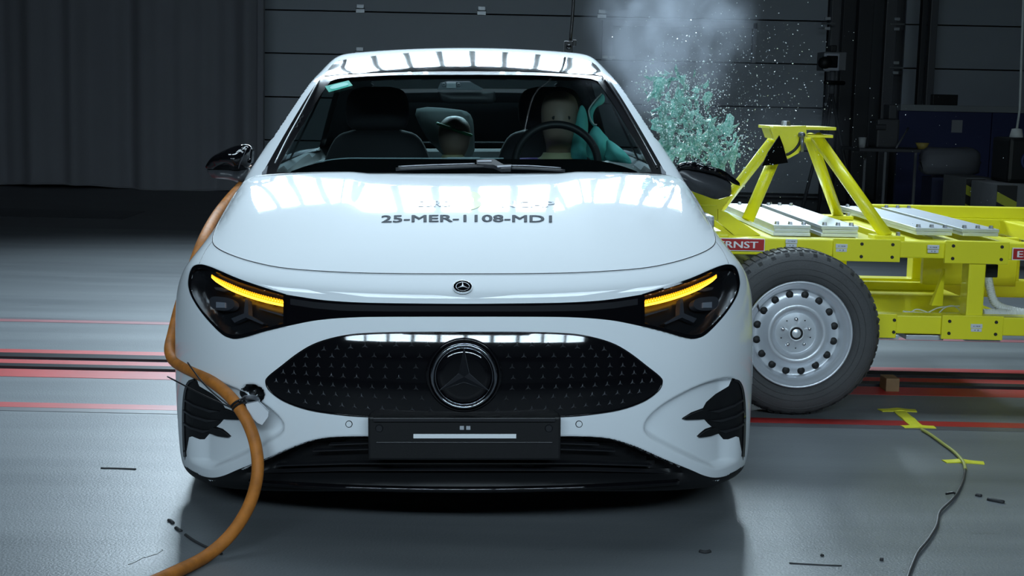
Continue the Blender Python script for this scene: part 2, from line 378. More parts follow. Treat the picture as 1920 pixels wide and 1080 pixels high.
def boxsurf(g, lo, hi, ilo, ihi, X, Y, Z, bottom=False):
    n = [len(X), len(Y), len(Z)]; A = [X, Y, Z]; key = lambda i, j, k: (i * n[1] + j) * n[2] + k
    quads = []
    def face(ax, val, flip):
        o = [q for q in range(3) if q != ax]; I, J = np.meshgrid(np.arange(n[o[0]]), np.arange(n[o[1]]), indexing='ij')
        ijk = [None] * 3; ijk[ax] = np.full(I.shape, val); ijk[o[0]] = I; ijk[o[1]] = J; K = key(*ijk)
        q = np.stack([K[:-1, :-1], K[1:, :-1], K[1:, 1:], K[:-1, 1:]], -1).reshape(-1, 4)
        quads.append(q[:, ::-1] if flip else q)
    face(0, 0, True); face(0, n[0] - 1, False); face(1, 0, False); face(1, n[1] - 1, True); face(2, n[2] - 1, False)
    if bottom: face(2, 0, True)
    Q = np.vstack(quads); ids, inv = np.unique(Q, return_inverse=True); Q = inv.reshape(Q.shape)
    i = ids // (n[1] * n[2]); j = ids // n[2] % n[1]; k = ids % n[2]
    P = np.stack([X[i], Y[j], Z[k]], 1); lo, hi, ilo, ihi = map(np.array, (lo, hi, ilo, ihi))
    O = ilo + (P - lo) / (hi - lo) * (ihi - ilo); a = np.zeros(len(P)); b = np.ones(len(P))
    for _ in range(26):
        m = (a + b) / 2; neg = g(O + (P - O) * m[:, None]) < 0; a = np.where(neg, m, a); b = np.where(neg, b, m)
    return O + (P - O) * b[:, None], Q

# outlines seen from the front (mirrored about the centre line)
def mir(p, close=True):       # right half, from the centre outwards and back -> whole closed outline
    p = np.asarray(p, float); q = p[::-1].copy(); q[:, 0] = 2 * PXC - q[:, 0]
    return np.vstack([p, q])
def dense(p, n=4, closed=True): return spline(p, n, closed)
GRILLE_H = dense([(870, 624), (960, 624), (1040, 625.5), (1093, 630), (1143, 643), (1177, 661), (1210, 686), (1236, 707), (1240, 718), (1232, 733), (1205, 752), (1160, 767.5), (1100, 776.5), (1052, 780), (960, 783), (870, 783)], 4, False)
GRILLE = mir(GRILLE_H)[:-1]
HL = dense([(1203, 552.5), (1243, 540), (1293, 523), (1327, 508.5), (1348, 500), (1363, 496.5), (1375, 498.5), (1382, 507), (1386, 523), (1386, 538), (1380, 557), (1364, 583), (1343, 608), (1323, 627), (1310, 633.5), (1297, 635.5), (1277, 632), (1243, 622), (1203, 612)], 4, False)
BAR = mir(dense([(870, 570), (950, 569.5), (1050, 568), (1110, 565), (1150, 561), (1204, 552.6)], 4, False).tolist() + dense([(1204, 612.2), (1160, 603), (1130, 599), (1100, 596.5), (1050, 594.5), (960, 594), (870, 594)], 4, False).tolist())
POCKET = dense([(1374, 707), (1349, 709), (1312, 721), (1278, 737), (1241, 759), (1214, 784), (1207, 804), (1217, 820), (1251, 839), (1292, 859), (1333, 876.5), (1349, 878.5), (1373, 871), (1392, 862), (1398, 843), (1400, 792), (1397, 751), (1392, 727), (1383, 712)], 4)
INSERT = np.array([(1373, 709), (1386, 713), (1393, 725), (1396, 745), (1397.5, 771), (1396.5, 822), (1393, 863), (1391, 849), (1385.5, 820), (1379.5, 818), (1372, 821), (1365, 823.5), (1356, 823.5), (1347, 813), (1333, 817), (1312, 819.5), (1306, 818), (1312, 812), (1322, 804), (1334, 800), (1327, 794), (1320, 786), (1302, 786), (1278, 786), (1280, 783), (1296, 773), (1318, 765), (1324, 754), (1341, 739), (1356, 730), (1366, 724)], float)
INTAKE = mir(dense([(870, 820), (1000, 819), (1052, 818), (1110, 819), (1150, 824), (1193, 838), (1243, 860), (1293, 880), (1320, 891.5), (1341, 895.5), (1362, 892), (1380, 883), (1388, 877)], 4, False).tolist() + dense([(1387, 884), (1370, 893), (1340, 900), (1250, 906), (1100, 912), (960, 915), (870, 916)], 4, False).tolist())
TOWHOLE = dense([(462, 720.5), (477, 721.5), (492, 730), (496, 743), (487, 755), (468, 757), (453, 744), (450, 735), (455, 725)], 4)
HOOD = mir(dense([(870, 513), (1000, 512.5), (1100, 510), (1200, 503), (1260, 492), (1305, 478), (1332, 464), (1340, 450), (1333, 425), (1316, 393), (1297, 362), (1280, 340), (1264, 331.5)], 4, False).tolist() + dense([(1250, 330), (1100, 329), (870, 329)], 4, False).tolist())
WS_OUT = mir(dense([(870, 131), (1000, 132.5), (1100, 137.5), (1137, 143)], 4, False).tolist() + dense([(1137, 143), (1163, 181), (1197, 237), (1227, 289), (1250, 330)], 4, False).tolist()[1:] + [(1252, 338), (1100, 338), (870, 338)])
WS_IN = mir(dense([(870, 141), (1000, 142), (1095, 147), (1120, 153)], 4, False).tolist() + dense([(1120, 153), (1144, 187), (1178, 243), (1207, 292), (1222, 323)], 4, False).tolist()[1:] + [(1190, 325), (1100, 325), (870, 325)])
WS_MID = (WS_OUT - (870, 235)) * (.978, .955) + (870, 235)

X = np.linspace(-1, 1, 301); Z = np.linspace(.05, 1.1, 151); Y = np.concatenate([np.linspace(-.12, 1.6, 171), np.linspace(1.6, 4.75, 61)[1:]])
BV, BQ = boxsurf(G, (-1, -.12, .05), (1, 4.75, 1.1), (-.78, .6, .36), (.78, 4.2, .72), X, Y, Z, True)
BN = grad(G, BV); px, py = cproj(BV); axp = PXC + np.abs(px - PXC)
front = (BV[:, 1] < 1.0) & ((BN * (CP - BV)).sum(1) > 0)
disp = np.zeros(len(BV)); ff = np.where(front)[0]
def pocket(poly, depth, ramp, left_only=False):
    s = sdf(poly, px[ff] if left_only else axp[ff], py[ff]); return depth * sst(0, ramp, s)
dd = np.maximum(pocket(HL, .045, 9), pocket(TOWHOLE, .05, 6, True))
dd = np.maximum(dd, pocket(INTAKE, .075, 14) * (1 - .97 * sst(1220, 1310, axp[ff]))); pk = pocket(POCKET, .028, 9) * (1 - sst(1360, 1388, axp[ff])); dd = np.maximum(dd, pk)
disp[ff] = dd
for yc in (.93, 3.72):
    r = np.hypot(BV[:, 1] - yc, BV[:, 2] - .335); side = (np.abs(BV[:, 0]) > .55) & (np.abs(BN[:, 0]) > .3)
    disp += np.where(side, .24 * (1 - sst(.345, .36, r)), 0)
BD = BV - BN * np.where((np.abs(BN[:, 0]) > .8) & (BV[:, 1] > .5), np.abs(BN[:, 0]), 1)[:, None] * disp[:, None]
fc = BV[BQ].mean(1); fn = BN[BQ].mean(1); fpx = axp[BQ].mean(1); fpy = py[BQ].mean(1); fd = disp[BQ].max(1)
BVHD = BVHTree.FromPolygons([tuple(v) for v in BD], [tuple(q) for q, y in zip(BQ.tolist(), fc[:, 1]) if y < 1.3])
keep = ~((fc[:, 1] > 1.49) & (fc[:, 1] < 3.95) & (np.abs(fc[:, 0]) < .70) & (fn[:, 2] > .5))
low = np.interp(fpx, [870, 1110, 1150, 1193, 1243, 1293, 1320, 1345, 1400], [822, 823, 828, 842, 864, 884, 896, 902, 870])
blk = ((fc[:, 1] < .62) & (fpy > low) & (fc[:, 2] < .34)) | (fn[:, 2] < -.7) | ((fd > .06) & (fc[:, 1] > .5)) | ((fc[:, 1] > 1.44) & (fc[:, 1] < 4.0) & (np.abs(fc[:, 0]) < .775) & (fn[:, 2] > .3))

# the struck car leans a little to the side, level with the picture frame
Mroll = Matrix(((RR[0], 0, 0, 0), (0, 1, 0, 0), (0, 0, 1, 0), (0, 0, 0, 1)))
B0 = np.stack([RT, FW, UP], 1); B1 = np.stack([RR, FW, UR], 1); Rm = B1 @ B0.T
CARM = Matrix.Translation(Vector(CP)) @ Matrix([list(Rm[i]) + [0] for i in range(3)] + [[0, 0, 0, 1]]) @ Matrix.Translation(-Vector(CP))
car = bpy.data.objects.new('car', None); COL.objects.link(car); car.matrix_world = CARM; car.empty_display_size = .2
tag(car, 'white fastback car with black starred grille and glass roof, struck by the yellow trolley', 'car')
add('body_shell', BD, BQ[keep].tolist(), None, car, True, mats=[WHITE, PLAB], mi=blk[keep].astype(np.int32))

def drape(V2, target, mode='cam'):
    if target == 'D':
        P = []; Nn = []
        for a, b in V2:
            r = cray(a, b); h = BVHD.ray_cast(Vector(CP), Vector(r))
            if h[0] is None: h = BVHD.find_nearest(Vector(CP + r * (.3 + CDIST)))
            P.append(h[0]); n = h[1] if h[1].y < 0.2 else h[1]; Nn.append(n)
        return np.array([tuple(p) for p in P]), np.array([tuple(p) for p in Nn])
    g = {'G': G, 'GG': GG}[target]
    if mode == 'cam': return camhit(g, V2[:, 0], V2[:, 1])
    V2 = np.asarray(V2); lo = np.full(len(V2), .8); hi = np.full(len(V2), 1.6)
    for _ in range(24):
        m = (lo + hi) / 2; neg = g(np.stack([V2[:, 0], V2[:, 1], m], 1)) < 0; lo = np.where(neg, m, lo); hi = np.where(neg, hi, m)
    Q = np.stack([V2[:, 0], V2[:, 1], hi], 1); return Q, grad(g, Q)
def patch(name, poly, m, parent, off=.002, thick=.005, step=9, target='G', holes=(), mode='cam', smooth=True, **k):
    V2, F = tri2d(poly, step, holes); P, Nn = drape(V2, target, mode)
    c = [np.cross(P[f[1]] - P[f[0]], P[f[2]] - P[f[0]]) @ Nn[f[0]] for f in F[:40]]
    if np.sum(c) < 0: F = [f[::-1] for f in F]
    V, F2 = shell(P, Nn, F, off, thick)
    o = add(name, V, F2, m, parent, smooth, **k)
    if smooth:      # keep the rim crisp
        me = o.data; n = len(F); fl = [True] * (2 * n) + [False] * (len(F2) - 2 * n); me.polygons.foreach_set('use_smooth', fl)
        me.set_sharp_from_angle(angle=R_(50)) if hasattr(me, 'set_sharp_from_angle') else None
    return o
def mirp(p): p = np.asarray(p, float).copy(); p[:, 0] = 2 * PXC - p[:, 0]; return p[::-1]
def strip(pts, hw):           # a px polyline widened to a band
    P = np.asarray(pts, float); T = np.gradient(P, axis=0); T /= np.linalg.norm(T, axis=1)[:, None]; Nn = np.stack([-T[:, 1], T[:, 0]], 1)
    return np.vstack([P + Nn * hw, (P - Nn * hw)[::-1]])
def seam(name, pts, m, parent, r=.002, off=0., target='G', n=6, sub=4):
    P = spline(np.asarray(pts, float), sub) if sub else np.asarray(pts, float)
    Q, Nn = camhit({'G': G, 'GG': GG}[target], P[:, 0], P[:, 1]); return add(name, *tubem(Q + Nn * off, r, n), m, parent, True)

# hood, with its shut line
hood = patch('hood', HOOD, WHITE, car, .0012, .004, 10)
GAP = mat('gap_dark', (.006, .006, .007), .6)
half = [(870, 513.5), (1000, 513), (1100, 510.5), (1200, 503.5), (1260, 492.5), (1305, 478.5), (1333, 464.5), (1341, 450), (1334, 425), (1317, 393), (1298, 362), (1281, 340)]
seam('hood_gap', [(1740 - a, b) for a, b in half[::-1]] + half[1:], GAP, car, .0022, -.0004)
seam('bumper_gap', [(1341, 452), (1352, 466), (1360, 480), (1366, 494)], GAP, car, .0009, 0)
seam('bumper_gap', [(1740 - 1341, 452), (1740 - 1352, 466), (1740 - 1360, 480), (1740 - 1366, 494)], GAP, car, .0009, 0)
# lettering on the hood
def text_mesh(s, size, bold=.022):
    cu = bpy.data.curves.new('t', 'FONT'); cu.body = s; cu.size = size; cu.align_x = 'CENTER'; cu.align_y = 'CENTER'; cu.resolution_u = 3; cu.offset = 0
    o = bpy.data.objects.new('t', cu); COL.objects.link(o); bpy.context.view_layer.update()
    me = bpy.data.meshes.new_from_object(o.evaluated_get(bpy.context.evaluated_depsgraph_get())); V = np.array([tuple(v.co) for v in me.vertices]); F = [tuple(p.vertices) for p in me.polygons]
    bpy.data.objects.remove(o); bpy.data.curves.remove(cu); bpy.data.meshes.remove(me)
    if bold: n_ = len(V); V = np.vstack([V + (dx, dy, dz) for dx, dy, dz in ((-bold, -bold * .4, 0), (bold, bold * .4, .5), (0, 0, 1))]); F = [tuple(i + k * n_ for i in f) for k in range(3) for f in F]
    return V, F
LETTER = mat('grey_lettering', (.055, .065, .08), .8, spec=.05)
def hood_text(s, cx, cy, wpx, hpx, m, bow=0):
    V, F = text_mesh(s, 1); w0 = np.ptp(V[:, 0]); h0 = np.ptp(V[:, 1])
    a = (V[:, 0] - V[:, 0].min() - w0 / 2) / w0; b = (V[:, 1] - V[:, 1].min() - h0 / 2) / h0
    P, Nn = camhit(G, cx + a * wpx, cy - b * hpx + bow * a * a)
    add('lettering', *shell(P + Nn * (.0006 * V[:, 2:3]), Nn, F, .0026, .001), m, hood)
hood_text('25-MER-1108-MD1', 875, 410.5, 320, 13, LETTER, 5)
LETTC = mat('coated_lettering', (.30, .33, .37), .6, coat=1.0)
hood_text('EURO', 815, 383, 62, 11, LETTC); hood_text('NCAP', 990, 384, 100, 11, LETTC)
LIME = mat('lime_print', (.50, .64, .16), .6, coat=1.0)
t = np.linspace(0, 2 * np.pi, 40, endpoint=False)
patch('roundel', np.stack([875 + 31 * np.cos(t), 377 + 18 * np.sin(t)], 1), LIME, hood, .0026, .001, 12)
patch('roundel_star', np.stack([875 + 13 * np.cos(t), 377 + 7 * np.sin(t)], 1), LETTC, hood, .0032, .001, 8)

# nose badge
ell = lambda cx, cy, a, b, n=36: np.stack([cx + a * np.cos(np.linspace(0, 2 * np.pi, n, endpoint=False)), cy + b * np.sin(np.linspace(0, 2 * np.pi, n, endpoint=False))], 1)
def star_px(cx, cy, a, b, inner=.17):
    P = []
    for k in range(6):
        an = math.pi / 2 + k * math.pi / 3; r = 1 if k % 2 == 0 else inner; P.append((cx + a * r * math.cos(an), cy - b * r * math.sin(an)))
    return np.array(P)
bad = patch('nose_badge', ell(867.5, 540.5, 18.5, 12), GLOSSB, car, .005, .006, 7)
patch('badge_ring', ell(867.5, 540.5, 18.7, 12.2), CHROME, bad, .0062, .004, 30, holes=[ell(867.5, 540.5, 17, 10.8)])
patch('badge_ring', ell(867.5, 540.5, 12.8, 8.2), CHROME, bad, .0062, .004, 30, holes=[ell(867.5, 540.5, 11.9, 7.5)])
patch('badge_star', star_px(867.5, 540, 12, 7.6), CHROME, bad, .0066, .004, 30, smooth=False)

# grille with its star pattern
gri = patch('grille', GRILLE, GLOSSB, car, .003, .012, 9)
seam('grille_lip', GRILLE.tolist() + [GRILLE[0].tolist()], GLOSSB, gri, .003, .002, sub=0)
def star_mesh(r, inner, h, w_=.0):
    V = [(0, -h, 0)]; F = []
    for k in range(6):
        an = math.pi / 2 + k * math.pi / 3; q = r if k % 2 == 0 else r * inner; V.append((q * math.cos(an), 0 if k % 2 else -h * .25, q * math.sin(an)))
    for k in range(6): F.append((0, 1 + (k + 1) % 6, 1 + k))
    return V, F
sm = bpy.data.meshes.new('star'); sm.from_pydata(*[star_mesh(.0092, .27, .0035)[0], [], star_mesh(.0092, .27, .0035)[1]]); sm.materials.append(mat('star_chrome', (.50, .52, .56), .38, metal=1))
rows = [((938, 968, 997, 1027, 1055, 1082, 1107, 1132), 647, 647, 655), ((953, 982, 1010, 1038, 1065, 1092, 1117, 1142, 1165), 668, 667, 668), ((960, 990, 1017, 1043, 1070, 1095, 1118, 1143, 1167, 1188), 688, 687, 685),
        ((962, 992, 1018, 1047, 1071, 1096, 1118, 1143, 1165, 1188, 1208), 708, 706, 698), ((960, 990, 1017, 1042, 1068, 1092, 1115, 1138, 1162, 1185, 1203, 1221), 728, 724, 714),
        ((949, 982, 1010, 1037, 1062, 1087, 1110, 1133, 1157, 1180, 1198), 747, 742, 734), ((933, 967, 997, 1023, 1050, 1075, 1098, 1122, 1143, 1167), 768, 764, 753)]
sp = []
for xs_, ya, yb, yc in rows:
    for x_ in xs_:
        t = (x_ - xs_[0]) / (xs_[-1] - xs_[0]); y_ = ya * (1 - t) ** 2 + 2 * (2 * yb - .5 * (ya + yc)) * t * (1 - t) * .5 * 1 + yc * t * t + (yb - .5 * (2 * yb - .5 * (ya + yc)) - .25 * (ya + yc)) * 0
        y_ = np.interp(t, [0, .5, 1], [ya, yb, yc]); sp += [(x_, y_), (2 * PXC - x_, y_)]
SP, SN = camhit(G, [a for a, b in sp], [b for a, b in sp])
for p, n in zip(SP, SN):
    o = bpy.data.objects.new('star', sm); COL.objects.link(o); o.parent = gri; o.location = p + n * .0032
    o.rotation_euler = Vector(-n).to_track_quat('Y', 'Z').to_euler()
# centre emblem
lc = cat_(870, 704, -.012); r0 = 64.5 / FPX * (CDIST - .012) * 1.0
emb = add('emblem', *lathem([(0.0001, -.010), (r0 * .6, -.0105), (r0 * .86, -.009), (r0 * .9, 0), (r0 * 1.02, .004), (r0 * 1.05, .02)], 64, lc), GLOSSB, car, True)
def torus(c, R, r, n=64, m=10, sy=1.):
    return lathem([(R + r * math.cos(2 * math.pi * k / m), sy * r * math.sin(2 * math.pi * k / m)) for k in range(m + 1)], n, c)
add('emblem_ring', *torus((lc[0], lc[1] - .010, lc[2]), r0 * .93, .0058, sy=1.4), DCHROME, emb, True)
add('emblem_ring', *torus((lc[0], lc[1] - .012, lc[2]), r0 * .845, .0014), DCHROME, emb, True)
add('emblem_rim', *torus((lc[0], lc[1] + .006, lc[2]), r0 * 1.06, .006), GLOSSB, emb, True)
V, F = star_mesh(r0 * .84, .21, .010); add('emblem_star', np.array(V) + lc + (0, -.0105, 0), F, mat('emblem_dark', (.045, .047, .055), .3, metal=.8), emb)
LIN = mat('emblem_edge', (.22, .23, .25), .25, metal=1)
sv = [np.array(V[1 + k]) + lc + (0, -.0115, 0) for k in range(6)]
for k in range(6): add('star_edge', *tubem([sv[k], sv[(k + 1) % 6]], .0008, 5), LIN, emb)

# light bar and headlights
bar = patch('light_bar', BAR, GLOSSB, car, .001, .006, 9)
bp_ = mat('bar_satin', (.012, .0125, .015), .32)
patch('bar_strip', mir([(870, 575), (1000, 574.5), (1100, 571.5), (1150, 567.5), (1195, 561), (1195, 572), (1150, 579), (1100, 583), (1000, 584), (870, 584)]), bp_, bar, .0035, .003, 10)
AMB = mat('amber_lamp', (.6, .2, .0), .3, emit=(1, .38, .01), es=1.5); AMBH = mat('amber_lamp_bright', (.8, .35, .0), .3, emit=(1, .50, .03), es=4.5)
HLB = mat('headlight_housing', (.006, .0065, .008), .28); HLG = mat('headlight_reflector', (.16, .17, .20), .25, metal=.8); LENS = glassmat('headlight_lens', (.96, .97, .98)); PROJ = mat('projector_glass', (.30, .33, .38), .12, metal=.4, coat=1)
for sgn in (1, -1):
    f_ = (lambda p: np.asarray(p, float)) if sgn > 0 else mirp
    hl = patch('headlight', f_(HL), HLB, car, .0015, .004, 7, 'D')
    c = HL.mean(0); inner = (HL - c) * (.955, .90) + c
    patch('headlight_frame', f_(HL), GLOSSB, hl, .0015, .004, 40, holes=[f_(inner)])
    patch('lens', f_(HL), LENS, hl, .004, .002, 9)
    lo_ = np.array([(1206, 574), (1243, 566), (1277, 556), (1310, 543), (1335, 528), (1345, 519)], float); up_ = np.array([(1206, 561), (1243, 552), (1277, 542), (1310, 528.5), (1335, 517), (1346, 510)], float)
    lo_ = spline(lo_, 8); up_ = spline(up_, 8)
    patch('daylight_strip', f_(np.vstack([lo_, (lo_ + (up_ - lo_) * .30)[::-1]])), AMBH, hl, -.004, .004, 9)
    patch('daylight_strip', f_(np.vstack([lo_ * .45 + up_ * .55, (lo_ * .30 + up_ * .70)[::-1]])), AMBH, hl, -.006, .004, 9)
    for k in range(1, len(lo_) - 2):
        a0, a1 = lo_[k] * .7 + up_[k] * .3, lo_[k] * .05 + up_[k] * .95; e = (lo_[k + 1] - lo_[k]) * .27
        patch('daylight_cell', f_([a0 - e, a1 - e, a1 + e, a0 + e]), AMB, hl, -.005, .006, 60, smooth=False)
    patch('daylight_end', f_([(1205.5, 560.5), (1205.5, 574), (1208, 574), (1208, 560)]), AMBH, hl, -.005, .006, 60, smooth=False)
    pr = patch('projector', f_(dense([(1307, 562), (1318, 556), (1345, 554), (1353, 560), (1352, 572), (1340, 580), (1318, 580), (1307, 573)], 3)), HLG, hl, -.012, .02, 6)
    patch('projector_lens', f_([(1322, 566), (1339, 565), (1339, 576), (1322, 576)]), PROJ, pr, -.008, .01, 30)
    patch('projector_brow', f_([(1313, 541), (1330, 536), (1343, 536), (1340, 541), (1325, 544)]), HLG, pr, -.010, .01, 30)
    st = [[(1280, 557), (1285, 557), (1288, 590), (1279, 590)], [(1280, 588), (1286, 593), (1253, 607), (1249, 605)], [(1282, 593), (1288, 586), (1312, 596), (1306, 604)]]
    for a_ in st: patch('reflector_fin', f_(a_), HLG, hl, -.012, .02, 30, smooth=False)
    patch('reflector_blade', f_([(1209, 588), (1258, 575), (1260, 577), (1210, 592)]), HLG, hl, -.014, .01, 30, smooth=False)

# bumper: lower intake, corner vents, plate carrier, sensors
itk = patch('lower_intake', INTAKE, PLAB, car, .0015, .003, 8, 'D')
for a_, b_ in [(836, 838), (848, 850), (876, 878.5), (890, 892)]:
    hw = np.interp(a_, [836, 890], [260, 400])
    patch('intake_slat', np.array([(870 - hw, a_ + 4), (870 - hw * .6, a_), (870 + hw * .6, a_), (870 + hw, a_ + 4), (870 + hw, b_ + 4), (870 + hw * .6, b_), (870 - hw * .6, b_), (870 - hw, b_ + 4)]), bp_, itk, -.03, .02, 14)
lip = [(470, 899), (560, 905), (700, 911), (870, 913.5), (1040, 911), (1180, 905), (1270, 899)]
Pl, _n = camhit(G, [a for a, b in lip], [b for a, b in lip]); add('front_lip', *tubem(Pl + np.array([0, -.012, -.004]), .009, 8, True, 6), GLOSSB, car, True)
for sgn in (1, -1):
    f_ = (lambda p: np.asarray(p, float)) if sgn > 0 else mirp
    v = patch('corner_vent', f_(INSERT), PLAB, car, .001, .003, 6, 'D')
    for a_ in ([(1325, 771), (1345, 768), (1375, 758), (1392, 748), (1392, 751), (1375, 762), (1345, 773)], [(1326, 788), (1350, 786), (1378, 778), (1394, 768), (1394, 771), (1378, 782), (1350, 791)], [(1340, 806), (1358, 806), (1380, 800), (1394, 792), (1394, 795), (1380, 804), (1358, 811)]):
        patch('vent_fin', f_(a_), bp_, v, .006, .008, 8, 'D')
    patch('vent_edge', f_(strip(spline([(1375, 711), (1385, 717), (1391.5, 735), (1394.5, 771), (1394, 822), (1392, 856)], 6), 2.0)), GLOSSB, v, .004, .01, 8, 'D')
    patch('finger_fin', f_(dense([(1279, 785), (1296, 774.5), (1320, 767), (1324, 776), (1318, 784), (1300, 785.5)], 3)), PLAB, v, .008, .012, 8, 'D')
    patch('finger_fin', f_(dense([(1307, 817.5), (1322, 806), (1338, 801), (1344, 808), (1334, 815), (1315, 818.5)], 3)), PLAB, v, .008, .012, 8, 'D')
    x_ = 870 + sgn * 215.5
    s = patch('park_sensor', ell(x_, 795, 6.6, 6.6, 24), GAP, car, .0012, .003, 30)
    patch('sensor_face', ell(x_, 795, 5.3, 5.3, 24), WHITE, s, .0018, .003, 30)
pl = MB(); pc = cat_(690, 781, -.025); pd = cat_(1051, 863, -.03)
plate = add('plate_carrier', *boxm((pc[0], -.03, pd[2]), (pd[0], .05, pc[2]), .006), PLAB, car)
q0 = cat_(775, 814, -.033); q1 = cat_(968, 822, -.033); add('plate_strip', *boxm((q0[0], -.034, q1[2]), (q1[0], -.028, q0[2]), .001), mat('strip_white', (.75, .78, .8), .4), plate)
for a_ in (862, 874): q0 = cat_(a_, 799, -.033); q1 = cat_(a_ + 8, 806, -.033); add('plate_clip', *boxm((q0[0], -.034, q1[2]), (q1[0], -.028, q0[2]), .001), mat('clip_grey', (.35, .37, .4), .4), plate)
q0 = cat_(700, 788, -.034); q1 = cat_(1041, 786, -.034); add('carrier_ledge', *boxm((q0[0], -.04, q0[2] - .003), (q1[0], -.028, q1[2] + .004), .001), bp_, plate)
q0 = cat_(705, 829, -.034); q1 = cat_(1036, 832, -.034); add('carrier_ledge', *boxm((q0[0], -.033, q1[2]), (q1[0], -.028, q0[2]), .001), bp_, plate)
for a_ in (711, 1029): q0 = cat_(a_, 803, -.031); add('carrier_screw', *lathem([(.0001, -.004), (.009, -.004), (.011, 0)], 14, q0), bp_, plate)
# towing eye on the cable side
tw = patch('tow_eye_hole', TOWHOLE, PLAB, car, .001, .003, 5, 'D')
GREYM = mat('cast_grey', (.20, .21, .23), .35, metal=.7)
c0 = cat_(470, 748, .09); c1 = cat_(475, 738, .20)
te = thing('tow_eye', (0, 0, 0), None, None); te.parent = car
add('rod', *tubem([c1, c0 + (0, .02, 0)], .008, 10), GREYM, te, True)
V, F = torus((0, 0, 0), .019, .0065, 28, 10); V = [Matrix.Rotation(R_(62), 3, 'X') @ Vector(v) + Vector(c0) for v in V]; add('ring', V, F, GREYM, te, True)
fl = [cat_(a, b, .075) for a, b in [(461, 757), (484, 752), (504, 772), (503, 781), (492, 796), (483, 792), (468, 778)]]
n_ = len(fl); V = [p + (0, -.006, 0) for p in fl] + [p + (0, .012, 0) for p in fl]
add('tow_cover', V, [tuple(range(n_)), tuple(range(2 * n_ - 1, n_ - 1, -1))] + [(i, i + n_, (i + 1) % n_ + n_, (i + 1) % n_) for i in range(n_)], mat('satin_white', (.62, .65, .69), .3, coat=.5), car)

# ------------------------------------------------------------------ cabin
X = np.linspace(-.95, .95, 147); Yc = np.linspace(1.3, 4.62, 231); Zc = np.linspace(.85, 1.56, 61)
def GGc(P): return lse(.006, GG(P), (P[..., 1] - 4.5) * .9, (1.34 - P[..., 1]) * .9)
CV, CQ = boxsurf(GGc, (-.95, 1.3, .85), (.95, 4.62, 1.56), (-.45, 1.75, .93), (.45, 3.9, 1.0), X, Yc, Zc)
CN = grad(GGc, CV); cpx, cpy = cproj(CV); c = CV[CQ].mean(1); n = CN[CQ].mean(1)
facing = ((CN * (CP - CV)).sum(1) > -.05)
wsv = inside(WS_MID, cpx, cpy) & (CV[:, 1] < 2.4) & facing
ws_f = wsv[CQ].all(1)
sidew = (np.abs(n[:, 0]) > .55) & (c[:, 2] > .985) & (c[:, 2] < 1.335) & (c[:, 1] > 1.72 + .55 * (c[:, 2] - .985)) & (c[:, 1] < 3.85 - 1.2 * (c[:, 2] - .985)) & ~((c[:, 1] > 2.66) & (c[:, 1] < 2.76))
rearw = (c[:, 1] > 3.35) & (n[:, 2] > .6) & (np.abs(c[:, 0]) < .50) & (c[:, 1] < 4.25)
low_f = (c[:, 2] < .935) | (c[:, 1] < 1.45) | ((c[:, 1] < 1.9) & (c[:, 2] < .935)) | (c[:, 1] > 4.42)
solid = ~(ws_f | sidew | rearw | low_f)
bpil = solid & (np.abs(n[:, 0]) > .5) & (c[:, 1] > 2.6) & (c[:, 1] < 2.82) & (c[:, 2] < 1.34)
add('cabin_frame', CV, CQ[solid].tolist(), None, car, True, mats=[WHITE, GLOSSB], mi=bpil[solid].astype(np.int32))
LINER = mat('dark_liner', (.014, .016, .020), .8)
add('cabin_liner', CV - CN * .028, CQ[solid | (low_f & (c[:, 2] > .90) & (c[:, 1] > 1.5))].tolist(), LINER, car, True)
SGL = glassmat('side_glass', (.45, .52, .52)); WGL = glassmat('windscreen_glass', (.74, .80, .80))
add('side_window', CV - CN * .004, CQ[sidew & (c[:, 0] < 0)].tolist(), SGL, car, True)
add('side_window', CV - CN * .004, CQ[sidew & (c[:, 0] > 0) & (c[:, 1] > 2.7)].tolist(), SGL, car, True)
add('rear_window', CV - CN * .004, CQ[rearw].tolist(), SGL, car, True)
wsg = patch('windscreen', WS_OUT, WGL, car, -.001, .004, 14, 'GG')
patch('windscreen_border', WS_OUT, mat('frit_black', (.003, .003, .004), .22, spec=.12), wsg, .0022, .003, 16, 'GG', holes=[WS_IN])
for s in (1, -1):
    pts = [(1130, 146), (1158, 186), (1190, 240), (1218, 290), (1232, 316)]
    if s < 0: pts = [(600, 148), (582, 181), (560, 222), (538, 262), (516, 307)]
    seam('pillar_seal', pts, mat('seal_gloss', (.02, .02, .022), .12, coat=1) if s > 0 else mat('seal_glint', (.75, .77, .78), .3, metal=.4), wsg, .0045 if s > 0 else .0028, .004, 'GG')  # left seal coloured pale to imitate a reflection running along it
    q = [(1237, 312), (1248, 325), (1248, 329), (1240, 328)]
    patch('pillar_corner', np.array(q if s > 0 else mirp(q)), mat('corner_grey', (.35, .37, .4), .2, metal=.6), wsg, .005, .003, 30, 'GG', smooth=False)
# black glass roof front
xs_ = np.linspace(-.585, .585, 25); xr = np.linspace(.55, -.55, 25)
ROOFP = np.vstack([np.stack([xs_, 2.130 + .20 * xs_ ** 2], 1), [(.583, 2.28), (.572, 2.42)], np.stack([xr, 2.50 - .03 * xr ** 2], 1), [(-.572, 2.42), (-.583, 2.28)]])
rg = patch('glass_roof', ROOFP, GLOSSB, car, .003, .006, .03, 'GG', mode='top')
ROOFB = np.vstack([np.stack([xs_ * .92, 2.86 + .0 * xs_ ** 2], 1), [(.52, 3.3), (-.52, 3.3)]])
patch('rear_roof_glass', ROOFB, GLOSSB, car, .003, .006, .05, 'GG', mode='top')
# roof seam bits
for px_, py_ in [(675, 97)]: pass
